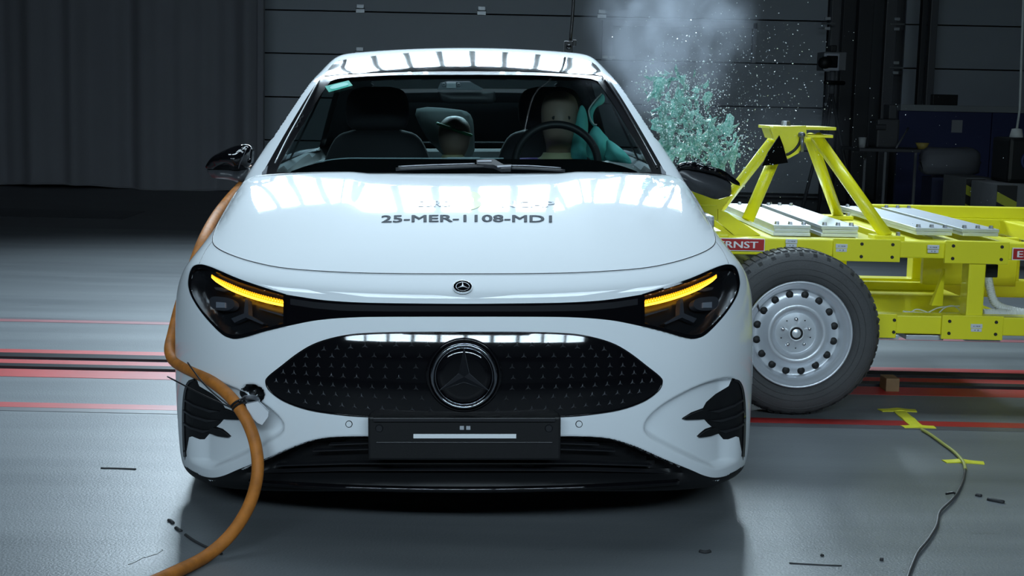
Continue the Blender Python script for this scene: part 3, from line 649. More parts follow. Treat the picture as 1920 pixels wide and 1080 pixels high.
# sticker on the windscreen
TEAL = mat('teal_sticker', (.02, .36, .27), .5); STW = mat('sticker_print', (.25, .62, .55), .5)
stk = patch('sticker', np.array([(609.5, 163.5), (654, 152.5), (661.5, 162), (617, 174.5)]), TEAL, wsg, .0045, .001, 30, 'GG', smooth=False)
patch('sticker_print', dense([(619, 166), (627, 161), (640, 158), (650, 157.5), (653, 161), (640, 165), (624, 169)], 3), STW, stk, .0052, .001, 30, 'GG', smooth=False)
# wipers
WIP = mat('wiper_black', (.02, .021, .024), .4); WIPG = mat('wiper_edge', (.30, .31, .34), .3, metal=.5)
wp = seam('wiper', [(743, 324.5), (800, 322), (860, 320), (925, 317.5)], WIP, car, .007, .016, 'GG')
seam('wiper_edge', [(748, 322.5), (800, 320), (860, 318), (890, 317)], WIPG, wp, .0025, .024, 'GG')
wp2 = seam('wiper', [(955, 322), (1000, 323.5), (1058, 327)], WIP, car, .006, .016, 'GG')
seam('wiper_edge', [(957, 320.5), (1000, 321.5), (1050, 325)], WIPG, wp2, .0022, .024, 'GG')
k_ = patch('wiper_arm', dense([(893, 312), (910, 309.5), (926, 310), (936, 316), (944, 320.5), (958, 320), (957, 327), (940, 328), (925, 321), (894, 319)], 1), WIP, car, .028, .016, 12, 'GG')
for a_ in ([(895, 314), (921, 313.5), (921, 316), (895, 316.5)], [(931, 324), (957, 323), (957, 325), (932, 326)]): patch('arm_edge', np.array(a_), WIPG, k_, .031, .004, 30, 'GG', smooth=False)

# mirrors
def inflate(poly, yf, yb, bulge, bulgeb=.01, step=.012, tilt=0, p=.5):
    V2, F = tri2d(poly, step); s = sdf(poly, V2[:, 0], V2[:, 1]); s = np.clip(s / (s.max() + 1e-9), 0, 1); e = (1 - (1 - s) ** 2) ** p
    ed = np.array([(f[i], f[(i + 1) % len(f)]) for f in F for i in range(len(f))]); inn = s > 1e-3
    for _ in range(14):
        a_ = np.zeros(len(e)); k_ = np.zeros(len(e)); np.add.at(a_, ed[:, 0], e[ed[:, 1]]); np.add.at(a_, ed[:, 1], e[ed[:, 0]]); np.add.at(k_, ed[:, 0], 1); np.add.at(k_, ed[:, 1], 1)
        e = np.where(inn, .4 * e + .6 * a_ / np.maximum(k_, 1), e)
    e = e / max(e.max(), 1e-6)
    n0 = len(V2); x0 = V2[:, 0].mean(); yt = tilt * (V2[:, 0] - x0)
    A = np.stack([V2[:, 0], yf - bulge * e + yt, V2[:, 1]], 1); B = np.stack([V2[:, 0], yb + bulgeb * e + yt, V2[:, 1]], 1)
    E = {}
    for f in F:
        for i in range(len(f)): E[(f[i], f[(i + 1) % len(f)])] = 1
    rim = [q for q in E if (q[1], q[0]) not in E]
    ar = sum((V2[f[1]] - V2[f[0]])[0] * (V2[f[2]] - V2[f[0]])[1] - (V2[f[1]] - V2[f[0]])[1] * (V2[f[2]] - V2[f[0]])[0] for f in F)
    FF = list(F) + [tuple(i + n0 for i in f[::-1]) for f in F] + [(b, a, a + n0, b + n0) for a, b in rim]
    if ar < 0: FF = [f[::-1] for f in FF]
    return np.vstack([A, B]), FF
def cxz(pts, y, sub=3):
    P = np.array([cat_(a, b, y)[[0, 2]] for a, b in pts]); return spline(P, sub, True) if sub else P
MG = mat('mirror_satin', (.045, .048, .054), .35)
mr = thing('side_mirror', (0, 0, 0), None, None); mr.parent = car
add('mirror_shell', *inflate(cxz([(387.5, 316), (389, 305), (398, 294), (410, 287), (431, 277), (450, 272), (463, 271.5), (470, 277), (471, 290), (469, 307), (462, 315.5), (445, 319), (424, 317.5)], 1.72), 1.72, 1.80, .075, .0), GLOSSB, mr, True)
add('mirror_base', *inflate(cxz([(388, 317), (393, 328), (399, 334), (414, 335.5), (432, 338), (450, 345), (468, 352), (474, 345), (463, 332), (464, 316), (445, 319), (424, 317)], 1.73), 1.74, 1.80, .055, .0), MG, mr, True)
c0 = [cat_(a, b, 1.662) for a, b in [(461, 281), (456, 293), (450, 306), (447, 316)]]; add('mirror_seam', *tubem(c0, .0018, 5, True, 3), MG, mr, True)
add('mirror_glass', *inflate(cxz([(392, 314), (400, 297), (430, 281), (462, 276), (466, 305), (440, 315)], 1.802), 1.802, 1.806, 0, 0), CHROME, mr)
mr2 = thing('side_mirror', (0, 0, 0), None, None); mr2.parent = car
add('mirror_shell', *inflate(cxz([(1269, 319), (1273, 309.5), (1284, 303.5), (1301, 303), (1321, 308.5), (1342, 314), (1357, 319.5), (1372, 330), (1386, 340), (1390, 347), (1386, 348.5), (1362, 336), (1340, 327), (1300, 318), (1276, 316)], 1.66), 1.66, 1.78, .05, .0, tilt=.25), GLOSSB, mr2, True)
add('mirror_base', *inflate(cxz([(1270, 318), (1280, 315), (1300, 318), (1340, 327), (1362, 336), (1372, 345), (1373, 366), (1360, 371), (1342, 374), (1321, 367), (1297, 358), (1282, 345), (1270, 330)], 1.68), 1.68, 1.76, .035, .0, tilt=.25), MG, mr2, True)
c0 = [cat_(a, b, 1.66) for a, b in [(1272, 331), (1286, 337), (1297, 332)]]; add('mirror_arm', *tubem(c0, .012, 8, True, 4), MG, mr2, True)

# wheels of the car
TYRE = mat('car_tyre', (.012, .012, .013), .8)
for x_ in (-.80, .80):
    for y_ in (.93, 3.72):
        wl = thing('wheel', (0, 0, 0), None, None); wl.parent = car; zc = .335 + (-.013 if x_ > 0 else .012)
        r_ = .322
        add('tyre', *lathem([(.225, -.1), (.29, -.105), (r_ - .008, -.09), (r_, -.06), (r_, .06), (r_ - .008, .09), (.29, .105), (.225, .1), (.225, -.1)], 48, (x_, y_, zc), 'x'), TYRE, wl, True)
        sg = 1 if x_ > 0 else -1; arc = [np.array([sg * 1.2, y_ + .352 * math.cos(a_), .335 + .352 * math.sin(a_)]) for a_ in np.linspace(-.5, math.pi + .5, 40)]
        lo = np.full(40, .6); hi = np.full(40, 1.1); A = np.array(arc)
        for _ in range(20):
            m = (lo + hi) / 2; Q = A.copy(); Q[:, 0] = sg * m; neg = G(Q) < 0; lo = np.where(neg, m, lo); hi = np.where(neg, hi, m)
        A[:, 0] = sg * (hi - .004); add('arch_trim', *tubem(A, .014, 8), PLAB, wl, True)
        o_ = .06 * sg; add('rim', *lathem([(.0001, o_ + .0), (.05, o_), (.06, o_ * .6), (.2, o_ * .8), (.225, o_ * 1.5)], 40, (x_, y_, zc), 'x'), SILV, wl, True)
# ------------------------------------------------------------------ interior
DASH = mat('dash_black', (.004, .0045, .005), .9, spec=.0); GLINT = mat('dash_glint', (.55, .68, .72), .4); FAB = mat('seat_fabric', (.022, .021, .024), .8, bump=.1, bscale=200)
zt = cat_(870, 297.5, 1.93)[2]; V = []; F = []; prof = [(1.50, .86), (1.52, .925), (1.66, zt - .02), (1.90, zt - .001), (1.945, zt - .005), (1.965, zt - .03), (1.98, .80), (1.95, .60)]
xs_ = np.linspace(-.70, .70, 29)
for x_ in xs_:
    dr = .05 * max(0, (abs(x_) - .45) / .25) ** 2; V += [(x_, y_ + .10 * x_ * x_ + (.0), z_ - dr * (1 if z_ > .85 else 0)) for y_, z_ in prof]
m_ = len(prof)
for i in range(len(xs_) - 1):
    for j in range(m_ - 1): F.append((i * m_ + j, i * m_ + j + 1, (i + 1) * m_ + j + 1, (i + 1) * m_ + j))
dash = add('dashboard', V, F, DASH, car, True)
add('dash_glint', *tubem([(x_, 1.93 + .10 * x_ * x_, zt + .001 - .05 * max(0, (abs(x_) - .45) / .25) ** 2) for x_ in np.linspace(-.60, .16, 24)], .0024, 6), GLINT, dash, True)  # pale tube stands in for the reflection along the dash edge
a0 = cat_(838, 292, 1.94); a1 = cat_(900, 298, 1.94); add('display_clip', *boxm((a0[0], 1.93, a1[2] - .004), (a1[0], 1.95, a0[2] - .006), .002), mat('clip_light', (.4, .45, .46), .4), dash)
sw = thing('steering_wheel', (0, 0, 0), None, None); sw.parent = car; swc = cat_(1044, 305, 2.12)
V, F = torus((0, 0, 0), .172, .0165, 48, 12); RM = Matrix.Rotation(R_(-24), 3, 'X'); add('wheel_rim', [RM @ Vector(v) + Vector(swc) for v in V], F, mat('wheel_leather', (.016, .017, .019), .5), sw, True)
V, F = boxm((-.055, -.03, -.11), (.055, .03, -.02), .015); add('airbag_hub', [RM @ Vector(v) + Vector(swc) for v in V], F, DASH, sw)
for a_ in (0, math.pi, -math.pi / 2): add('spoke', [RM @ Vector(v) + Vector(swc) for v in tubem([(0, .01, -.06), (.165 * math.cos(a_), 0, .165 * math.sin(a_) if a_ < 0 else -.05)], .012, 8)[0]], tubem([(0, .01, -.06), (.165 * math.cos(a_), 0, .165 * math.sin(a_) if a_ < 0 else -.05)], .012, 8)[1], DASH, sw)
def rings(R, n=24):      # closed smooth body from rings (z, cx, cy, rx, ry)
    V = []; F = []; R = np.asarray(R, float); R = spline(R, 4); m = len(R)
    for z_, cx, cy, rx, ry in R:
        for k in range(n): a_ = 2 * math.pi * k / n; V.append((cx + rx * math.cos(a_), cy + ry * math.sin(a_), z_))
    for i in range(m - 1):
        for k in range(n): F.append((i * n + k, i * n + (k + 1) % n, (i + 1) * n + (k + 1) % n, (i + 1) * n + k))
    F += [tuple(range(n - 1, -1, -1)), tuple((m - 1) * n + k for k in range(n))]; return V, F
for x_, y_ in ((.40, 2.80), (-.40, 2.72)):
    st = thing('front_seat', (0, 0, 0), None, None); st.parent = car
    V, F = rings([(.40, x_, y_ - .05, .24, .08), (.65, x_, y_, .27, .09), (.9, x_, y_ + .06, .26, .085), (1.06, x_, y_ + .09, .20, .07), (1.10, x_, y_ + .1, .12, .04)]); add('backrest', V, F, FAB, st, True)
    V, F = rings([(1.10, x_, y_ + .09, .10, .03), (1.13, x_, y_ + .085, .14, .055), (1.22, x_, y_ + .08, .145, .06), (1.28, x_, y_ + .085, .12, .05), (1.30, x_, y_ + .09, .06, .02)]); add('headrest', V, F, FAB, st, True)
    V, F = rings([(.25, x_, y_ - .30, .22, .22), (.35, x_, y_ - .30, .26, .27), (.42, x_, y_ - .30, .25, .26), (.44, x_, y_ - .30, .2, .2)]); add('cushion', V, F, FAB, st, True)
PALEB = mat('rear_bench', (.10, .115, .118), .8)
add('rear_bench', *boxm((-.62, 3.55, .35), (.62, 3.72, .985), .05), PALEB, car); add('parcel_shelf', *boxm((-.6, 3.72, .93), (.6, 4.35, .965), .01), mat('shelf_grey', (.30, .34, .35), .8), car)
# rear view mirror and camera pod
mz = thing('inside_mirror', (0, 0, 0), None, None); mz.parent = car
p_ = [cat_(a, b, 2.06)[[0, 2]] for a, b in [(821, 172), (928, 172), (930, 186), (924, 194), (838, 194), (828, 188)]]; add('mirror_head', *inflate(np.array(p_), 2.06, 2.08, .012, .01, .01), mat('mirror_back', (.02, .022, .025), .5), mz, True)
p_ = [cat_(a, b, 2.03)[[0, 2]] for a, b in [(820, 168), (826, 155), (840, 152), (880, 152), (905, 166), (903, 169)]]; add('camera_pod', *prism(p_, 2.02, 2.06), mat('pod_grey', (.16, .18, .2), .5), mz)
p_ = [cat_(a, b, 2.015)[[0, 2]] for a, b in [(837, 165), (837, 154), (855, 154), (855, 165)]]; add('pod_window', *prism(p_, 2.012, 2.022), mat('pod_light', (.45, .5, .52), .4), mz)
for a_ in (832, 860): add('pod_screw', *torus(cat_(a_, 159, 2.012), .006, .002, 16, 6), mat('screw_grey', (.3, .32, .34), .4, metal=.7), mz, True)
# passenger-side pillar airbag (far side) and driver side curtain airbag
BAG = mat('airbag_teal', (.14, .62, .56), .75, bump=.15, bscale=25)
cb = thing('curtain_airbag', (0, 0, 0), None, None); cb.parent = car
for pts, y_, bl in [([(1088, 200), (1098, 206), (1103, 235), (1100, 270), (1100, 300), (1072, 296), (1076, 250)], 2.46, .05), ([(1118, 236), (1132, 250), (1142, 262), (1146, 280), (1142, 300), (1108, 300), (1100, 280), (1106, 250)], 2.34, .05),
                   ([(1140, 262), (1162, 276), (1178, 292), (1184, 306), (1172, 306), (1136, 300), (1138, 280)], 2.22, .05), ([(1128, 176), (1134, 184), (1131, 194), (1118, 202), (1112, 216), (1114, 232), (1118, 240), (1108, 230), (1104, 212), (1112, 196)], 2.36, .012)]:
    add('cushion_cell', *inflate(cxz(pts, y_), y_, y_ + .03, bl, .05, .012), BAG, cb, True)
add('cushion_seam', *tubem([cat_(a, b, 2.34) for a, b in [(1128, 175), (1112, 193), (1104, 207), (1107, 222), (1113, 232), (1119, 234)]], .003, 6, True, 4), mat('seam_white', (.7, .75, .72), .6), cb, True)

# dummies (sit inside, so things of their own, placed with the car's lean)
DSK = mat('dummy_skin', (.30, .22, .17), .5, vary=.15, vscale=12); BIB = mat('dummy_bib', (.62, .58, .34), .7); PUR = mat('purple_shirt', (.22, .09, .52), .8)
def carthing(name, label, cat, p):
    o = bpy.data.objects.new(name, None); COL.objects.link(o); o.matrix_world = CARM; o['_loc'] = [0, 0, 0]; return tag(o, label, cat)
dm = carthing('crash_dummy', 'adult crash test dummy with purple shirt behind the steering wheel', 'dummy', None)
hc = cat_(1050, 225, 2.52); hx, hz = hc[0], hc[2]
V, F = rings([(.50, hx, 2.62, .16, .10), (.62, hx, 2.63, .18, .11), (.80, hx, 2.63, .20, .115), (.90, hx, 2.62, .19, .10), (hz - .185, hx, 2.60, .12, .075), (hz - .155, hx, 2.58, .065, .06), (hz - .125, hx, 2.56, .058, .06), (hz - .105, hx, 2.535, .062, .075), (hz - .06, hx, 2.53, .074, .095), (hz, hx, 2.53, .082, .105), (hz + .06, hx, 2.54, .081, .10), (hz + .105, hx, 2.55, .062, .075), (hz + .125, hx, 2.55, .025, .03)], 32)
V = np.array(V); d_ = np.exp(-((V[:, 0] - hx) / .014) ** 2 - ((V[:, 2] - hz + .03) / .022) ** 2) * (V[:, 1] < 2.52); V[:, 1] -= .018 * d_
add('dummy_body', V, F, DSK, dm, True)
for s in (1, -1): add('eye_mark', *lathem([(.0001, -.004), (.009, -.003), (.011, .004)], 12, (hx + s * .03, 2.437, hz + .01)), mat('eye_dark', (.03, .03, .03), .4), dm, True)
V, F = rings([(hz - .20, hx, 2.575, .115, .085), (hz - .185, hx, 2.57, .12, .09), (hz - .165, hx, 2.56, .085, .08), (hz - .145, hx, 2.55, .072, .075)], 24); add('neck_bib', V, F, BIB, dm, True)
V, F = rings([(.60, hx, 2.62, .19, .12), (.80, hx - .02, 2.61, .23, .13), (.90, hx - .03, 2.60, .24, .12), (hz - .195, hx - .03, 2.60, .22, .10), (hz - .172, hx - .04, 2.60, .14, .08)], 24); add('shirt', V, F, PUR, dm, True)
cd = carthing('child_dummy', 'child crash test dummy with green headband in the back seat', 'dummy', None)
hc = cat_(852, 254, 3.25); hx, hz = hc[0], hc[2]
V, F = rings([(.55, hx, 3.36, .12, .08), (.75, hx, 3.36, .15, .09), (hz - .16, hx, 3.34, .09, .07), (hz - .11, hx, 3.31, .05, .05), (hz - .09, hx, 3.28, .055, .07), (hz - .05, hx, 3.26, .072, .09), (hz, hx, 3.26, .08, .098), (hz + .05, hx, 3.27, .074, .09), (hz + .085, hx, 3.28, .045, .055), (hz + .095, hx, 3.28, .015, .02)], 28); add('dummy_body', V, F, DSK, cd, True)
GRN = mat('green_band', (.04, .38, .15), .6)
bd = []
for k in range(25):
    a_ = math.pi + math.pi * k / 24; bd.append((hx + .083 * math.cos(a_), 3.262 + .10 * math.sin(a_), hz + .03 - .35 * .083 * math.cos(a_)))
add('headband', *tubem(bd, .008, 8), GRN, cd, True)
V, F = rings([(hz - .14, hx, 3.26, .06, .05), (hz - .12, hx - .005, 3.25, .065, .06), (hz - .095, hx - .01, 3.25, .05, .05)], 20); add('neck_bib', V, F, BIB, cd, True)
seat = carthing('child_restraint', 'pale padded child restraint shell behind the child dummy', 'child restraint', None)
p_ = [cat_(a, b, 3.42)[[0, 2]] for a, b in [(781, 204), (792, 245), (815, 275), (838, 293), (885, 293), (889, 250), (882, 215), (850, 205)]]
add('seat_shell', *inflate(spline(np.array(p_), 3, True), 3.42, 3.5, .02, .02, .02), mat('seat_pale', (.30, .37, .37), .7), seat, True)
add('seat_base', *boxm((hx - .18, 3.3, .5), (hx + .18, 3.52, .93), .04), FAB, seat)

# ------------------------------------------------------------------ impact trolley
YN, YF = 1.95, 3.32
tx = lambda p, py=460, y=YN: at(p, py, y)[0]
tr = thing('impact_trolley', (2.2, 2.6, 0), 'yellow steel impact trolley with bolted weight plates, rammed into the white car', 'trolley')
BOLT = mat('bolt_steel', (.35, .36, .38), .35, metal=.9); LAB = mat('label_plate', (.62, .65, .68), .4); HOLE = mat('bolt_hole', (.01, .01, .01), .6)
zT, zB = .708, .632; lT, lB = .402, .318; XE = 4.4
def beam(name, x0, x1, y0, y1, z0, z1, bev=.006): return add(name, *boxm((x0, y0, z0), (x1, y1, z1), bev), YEL, tr)
beam('top_beam', 1.0, XE, YN + .006, YN + .10, zB + .005, zT - .002); beam('top_beam', 1.0, XE, YF - .10, YF, zB, zT)
beam('bottom_beam', 1.25, XE, YN + .006, YN + .10, lB + .005, lT - .002); beam('bottom_beam', 1.25, XE, YF - .10, YF, lB, lT)
for a, b in [(1562, 1688), (1772, 1892)]:
    x0, x1 = tx(a), tx(b); pl_ = beam('joint_plate', x0, x1, YN - .008, YN + .012, zB - .012, zT + .004, .003)
    for u in (.42 if a == 1562 else .12, .88):
        for v in (.22, .78): add('bolt', *lathem([(.0001, -.006), (.006, -.006), (.007, 0)], 10, (x0 + (x1 - x0) * u, YN - .008, zB - .012 + (zT - zB + .016) * v)), HOLE, pl_)
for a, b in [(1640, 1680), (1765, 1880), (2040, 2160)]:
    x0, x1 = tx(a, 610), tx(b, 610); pl_ = beam('joint_plate', x0, x1, YN - .008, YN + .012, lB - .012, lT + .004, .003)
    for u in (.12, .88):
        for v in (.25, .75): add('bolt', *lathem([(.0001, -.006), (.006, -.006), (.007, 0)], 10, (x0 + (x1 - x0) * u, YN - .008, lB - .012 + (lT - lB + .016) * v)), HOLE, pl_)
for px_, py_ in [(1578, 463), (1750, 465), (1484, 454), (1831, 613)]:
    p = at(px_, py_, YN - .01); l_ = add('label_plate', *boxm((p[0] - .024, YN - .011, p[2] - .005), (p[0] + .024, YN - .007, p[2] + .012), .001), LAB, tr)
    add('label_plate', *boxm((p[0] - .022, YN - .011, p[2] - .020), (p[0] + .022, YN - .007, p[2] - .007), .001), LAB, tr)
    for tx_, zz, wd, hh in (('G- MDB', .003, .03, .004), ('+ 2', -.0135, .02, .006)):
        V, F = text_mesh(tx_, 1); V = V - V.min(0); V = V / V.max(0).clip(1e-6) ; add('lettering', [(p[0] + (v[0] - .5) * wd, YN - .0114 - .0006 * v[2], p[2] + zz + (v[1] - .5) * hh) for v in V], [f[::1] for f in F], LETTER, l_)
# posts between the beams
for px_, w_ in [(1831, .07), (1480, .07), (2150, .07)]:
    x0 = tx(px_, 540); beam('post', x0 - w_ / 2, x0 + w_ / 2, YN + .004, YN + .09, lT - .002, zB + .006)
for px_ in (1715, 1560, 1880): x0 = at(px_, 520, YF)[0]; beam('post', x0 - .045, x0 + .045, YF - .1, YF - .005, lT - .002, zB + .002)
for px_ in (1345, 1455, 1642, 1722, 1800, 1915, 2110):
    x0 = tx(px_, 440); beam('cross_member', x0 - .045, x0 + .045, YN + .09, YF - .09, zB, zT - .004)
for x0 in (1.30, 2.95, 4.2): beam('cross_member', x0 - .05, x0 + .05, YN + .09, YF - .09, lB, lT - .004)
x0 = tx(1640, 560); beam('lower_deck', 1.28, 2.35, YN + .12, YF - .12, lB + .03, lB + .05, .002)
beam('deck_side', 1.5, 2.3, YF - .30, YF - .26, lB + .05, lB + .09, .004)
V, F = prism([(tx(1790, 590), lT), (tx(1812, 590), lT), (tx(1812, 590), lT + .16)], YN + .3, YN + .33); add('gusset', V, F, YEL, tr)
beam('rear_plate', tx(1858, 500), tx(2060, 500), YF - .5, YF - .46, lT + .02, zB + .02, .004)
beam('side_rail', tx(1795, 415), XE, YF - .06, YF + .02, zT + .0, zT + .055, .004)
# weight plates
zW = at(1485, 424, 2.06)[2] + .004
for a, b in [(1450, 1520), (1540, 1610), (1717, 1787), (1804, 1874)]:
    x0, x1 = tx(a, 432, 2.06), tx(b, 432, 2.06); sh = 0
    for k in range(3 if a < 1700 else 2):
        z1 = zW - k * .0155; pt = add('weight_plate', *boxm((x0 + .004 * (k == 1), 2.06, z1 - .0145), (x1 - .003 * (k == 1), 3.30, z1), .0015), STEEL, tr)
        if k == 0:
            for yb in (2.10, 3.24):
                for u in (.14, .5, .86): add('bolt', *lathem([(.0001, .012), (.0085, .012), (.010, .0), (.014, .0), (.014, -.001)], 6, (x0 + (x1 - x0) * u, yb, z1), 'z'), BOLT, pt)
for a, b in [(1650, 1688), (1702, 1772), (1812, 1880)]:
    x0, x1 = tx(a, 632), tx(b, 632); add('weight_plate', *boxm((x0, YN + .02, lB - .022), (x1, YF - .02, lB - .002), .0015), STEEL, tr)
# the tripod tower
ap = {}
pN = [at(1472, 250, 2.30), at(1530, 256, 2.34), at(1450, 262, 2.55), at(1518, 258, 2.55)]
foot = [at(1402, 412, 2.20), at(1662, 440, 2.02), at(1383, 342, 2.9), at(1572, 396, 3.05)]
foot[0][2] = max(foot[0][2], zT); foot[1][2] = zT + .012; foot[3][2] = zT + .012; foot[2] = at(1352, 388, 2.95)
for p, q in zip(pN, foot): add('tower_leg', *tubem([p, q], .026 if q is not foot[2] else .024, 16), YEL, tr, True)
for q in (foot[1], foot[3]):
    fp = beam('foot_plate', q[0] - .062, q[0] + .062, q[1] - .05, q[1] + .05, zT - .002, zT + .016, .002)
    add('bolt', *lathem([(.0001, .014), (.009, .014), (.010, .0)], 6, (q[0] + .042, q[1] - .02, zT + .016), 'z'), BOLT, fp)
b = at(1432, 236, 2.40); e = at(1549, 236, 2.40)
tp = beam('tower_head', b[0], e[0], 2.22, 2.52, b[2] - .010, b[2] + .003, .002)
b2 = at(1508, 254, 2.36); e2 = at(1556, 254, 2.36); beam('head_flange', b2[0], e2[0], 2.30, 2.50, b2[2] - .007, b2[2] + .006, .002)
V, F = prism([at(a, b_, 2.21)[[0, 2]] for a, b_ in [(1443, 238), (1511, 236), (1512, 252), (1507, 270), (1497, 287), (1477, 298), (1468, 280), (1452, 262)]], 2.205, 2.22); add('quadrant_plate', V, F, YEL, tr)
V, F = prism([at(a, b_, 2.5)[[0, 2]] for a, b_ in [(1428, 236), (1446, 240), (1452, 262), (1436, 258)]], 2.36, 2.52); add('head_cheek', V, F, YEL, tr)
arc = [at(a, b_, 2.202) for a, b_ in [(1502, 256), (1499, 268), (1491, 280), (1480, 288), (1474, 290)]]; add('quadrant_slot', *tubem(arc, .006, 8, True, 3), HOLE, tr, True)
h0 = at(1504, 253, 2.18); h1 = at(1504, 285, 2.18)
cl_ = add('clamp_lever', *tubem([h0, h1], [.008, .006], 10), GREYM, tr, True); add('lever_boss', *lathem([(.0001, -.012), (.012, -.010), (.013, .03)], 14, h0), GREYM, cl_, True)
V, F = prism([at(a, b_, 2.15)[[0, 2]] for a, b_ in [(1461, 254), (1468, 272), (1477, 305), (1450, 309), (1428, 311), (1440, 285)]], 2.145, 2.155); add('black_flag', V, F, mat('flag_black', (.002, .002, .002), .8, spec=.05), tr)
add('bolt', *lathem([(.0001, .02), (.018, .02), (.022, .0)], 8, (at(1473, 236, 2.4)[0], 2.4, b[2] + .003), 'z'), BOLT, tr)
# yellow braces near the car
V, F = prism([at(a, b_, 2.1)[[0, 2]] for a, b_ in [(1345, 392), (1362, 398), (1425, 440), (1400, 441), (1376, 441), (1345, 415)]], 2.08, 2.16); add('front_brace', V, F, YEL, tr)
V, F = prism([at(a, b_, 2.1)[[0, 2]] for a, b_ in [(1290, 353), (1330, 364), (1348, 374), (1374, 366), (1352, 392), (1345, 410), (1300, 392)]], 2.10, 2.2); add('front_bracket', V, F, YEL, tr)
V, F = prism([at(a, b_, 2.05)[[0, 2]] for a, b_ in [(1310, 385), (1346, 386), (1346, 412), (1325, 412)]], 2.06, 2.1); add('front_plate', V, F, YEL, tr)
beam('front_frame', 1.0, 1.08, YN + .01, YF, .25, zT + .01)
add('crush_block', *boxm((.935, 1.86, .30), (1.0, 3.4, .80), .01), mat('honeycomb_alu', (.45, .48, .5), .5, metal=.6, bump=.6, bscale=90), tr)
# red name signs
SRED = mat('sign_red', (.42, .012, .012), .4); SWH = mat('sign_white', (.85, .85, .85), .4)
def sign(pxl, pxr, pyt, pyb, y):
    p = at(pxl, pyt, y); q = at(pxr, pyb, y); pw = q[0] - p[0]; s = add('name_sign', *boxm((p[0], y - .004, q[2]), (q[0], y + .004, p[2]), .002), SRED, tr)
    add('sign_border', *boxm((p[0] - .003, y - .002, q[2] - .003), (q[0] + .003, y + .005, p[2] + .003), .001), SWH, s)
    V, F = text_mesh('ERNST', 1); V = V - V.min(0); V = V / V.max(0).clip(1e-6); h = p[2] - q[2]
    add('lettering', [(p[0] + pw * (.08 + .80 * v[0]), y - .0046 - .0008 * v[2], q[2] + h * (.2 + .6 * v[1])) for v in V], F, SWH, s)
sign(1340, 1432, 447, 470, YN - .004); sign(1900, 1990, 466, 488, YN - .004)
# hoses
HOSE = mat('hose_white', (.60, .62, .60), .5); 
def hose(pts, r):
    P = spline(np.array(pts), 30); n_ = len(P); o = add('corrugated_hose', *tubem(P, [r * (1 + .16 * math.sin(i * 2.1)) for i in range(n_)], 12), HOSE, tr, True)
hose([at(1852, 515, 2.15), at(1856, 540, 2.12), at(1868, 570, 2.1), at(1905, 584, 2.1), at(1960, 590, 2.1)], .017)
hose([at(1843, 588, 2.08), at(1870, 588, 2.08), at(1900, 589, 2.08), at(1990, 590, 2.08)], .019)
hose([at(1693, 586, 2.10), at(1720, 588, 2.10), at(1760, 590, 2.10), at(1805, 590, 2.10)], .008)
q = at(1855, 506, 2.14); add('junction_box', *boxm((q[0] - .02, 2.12, q[2] - .03), (q[0] + .03, 2.2, q[2] + .025), .004), PLAB, tr)
for pts in ([(1758, 590), (1770, 578), (1785, 573), (1798, 580), (1801, 590)], [(1705, 588), (1718, 580), (1735, 584), (1748, 590)], [(1740, 586), (1760, 577), (1790, 574), (1803, 574)]): add('loose_wire', *tubem([at(a, b_, 2.2) for a, b_ in pts], .003, 6, True, 5), HOSE, tr, True)
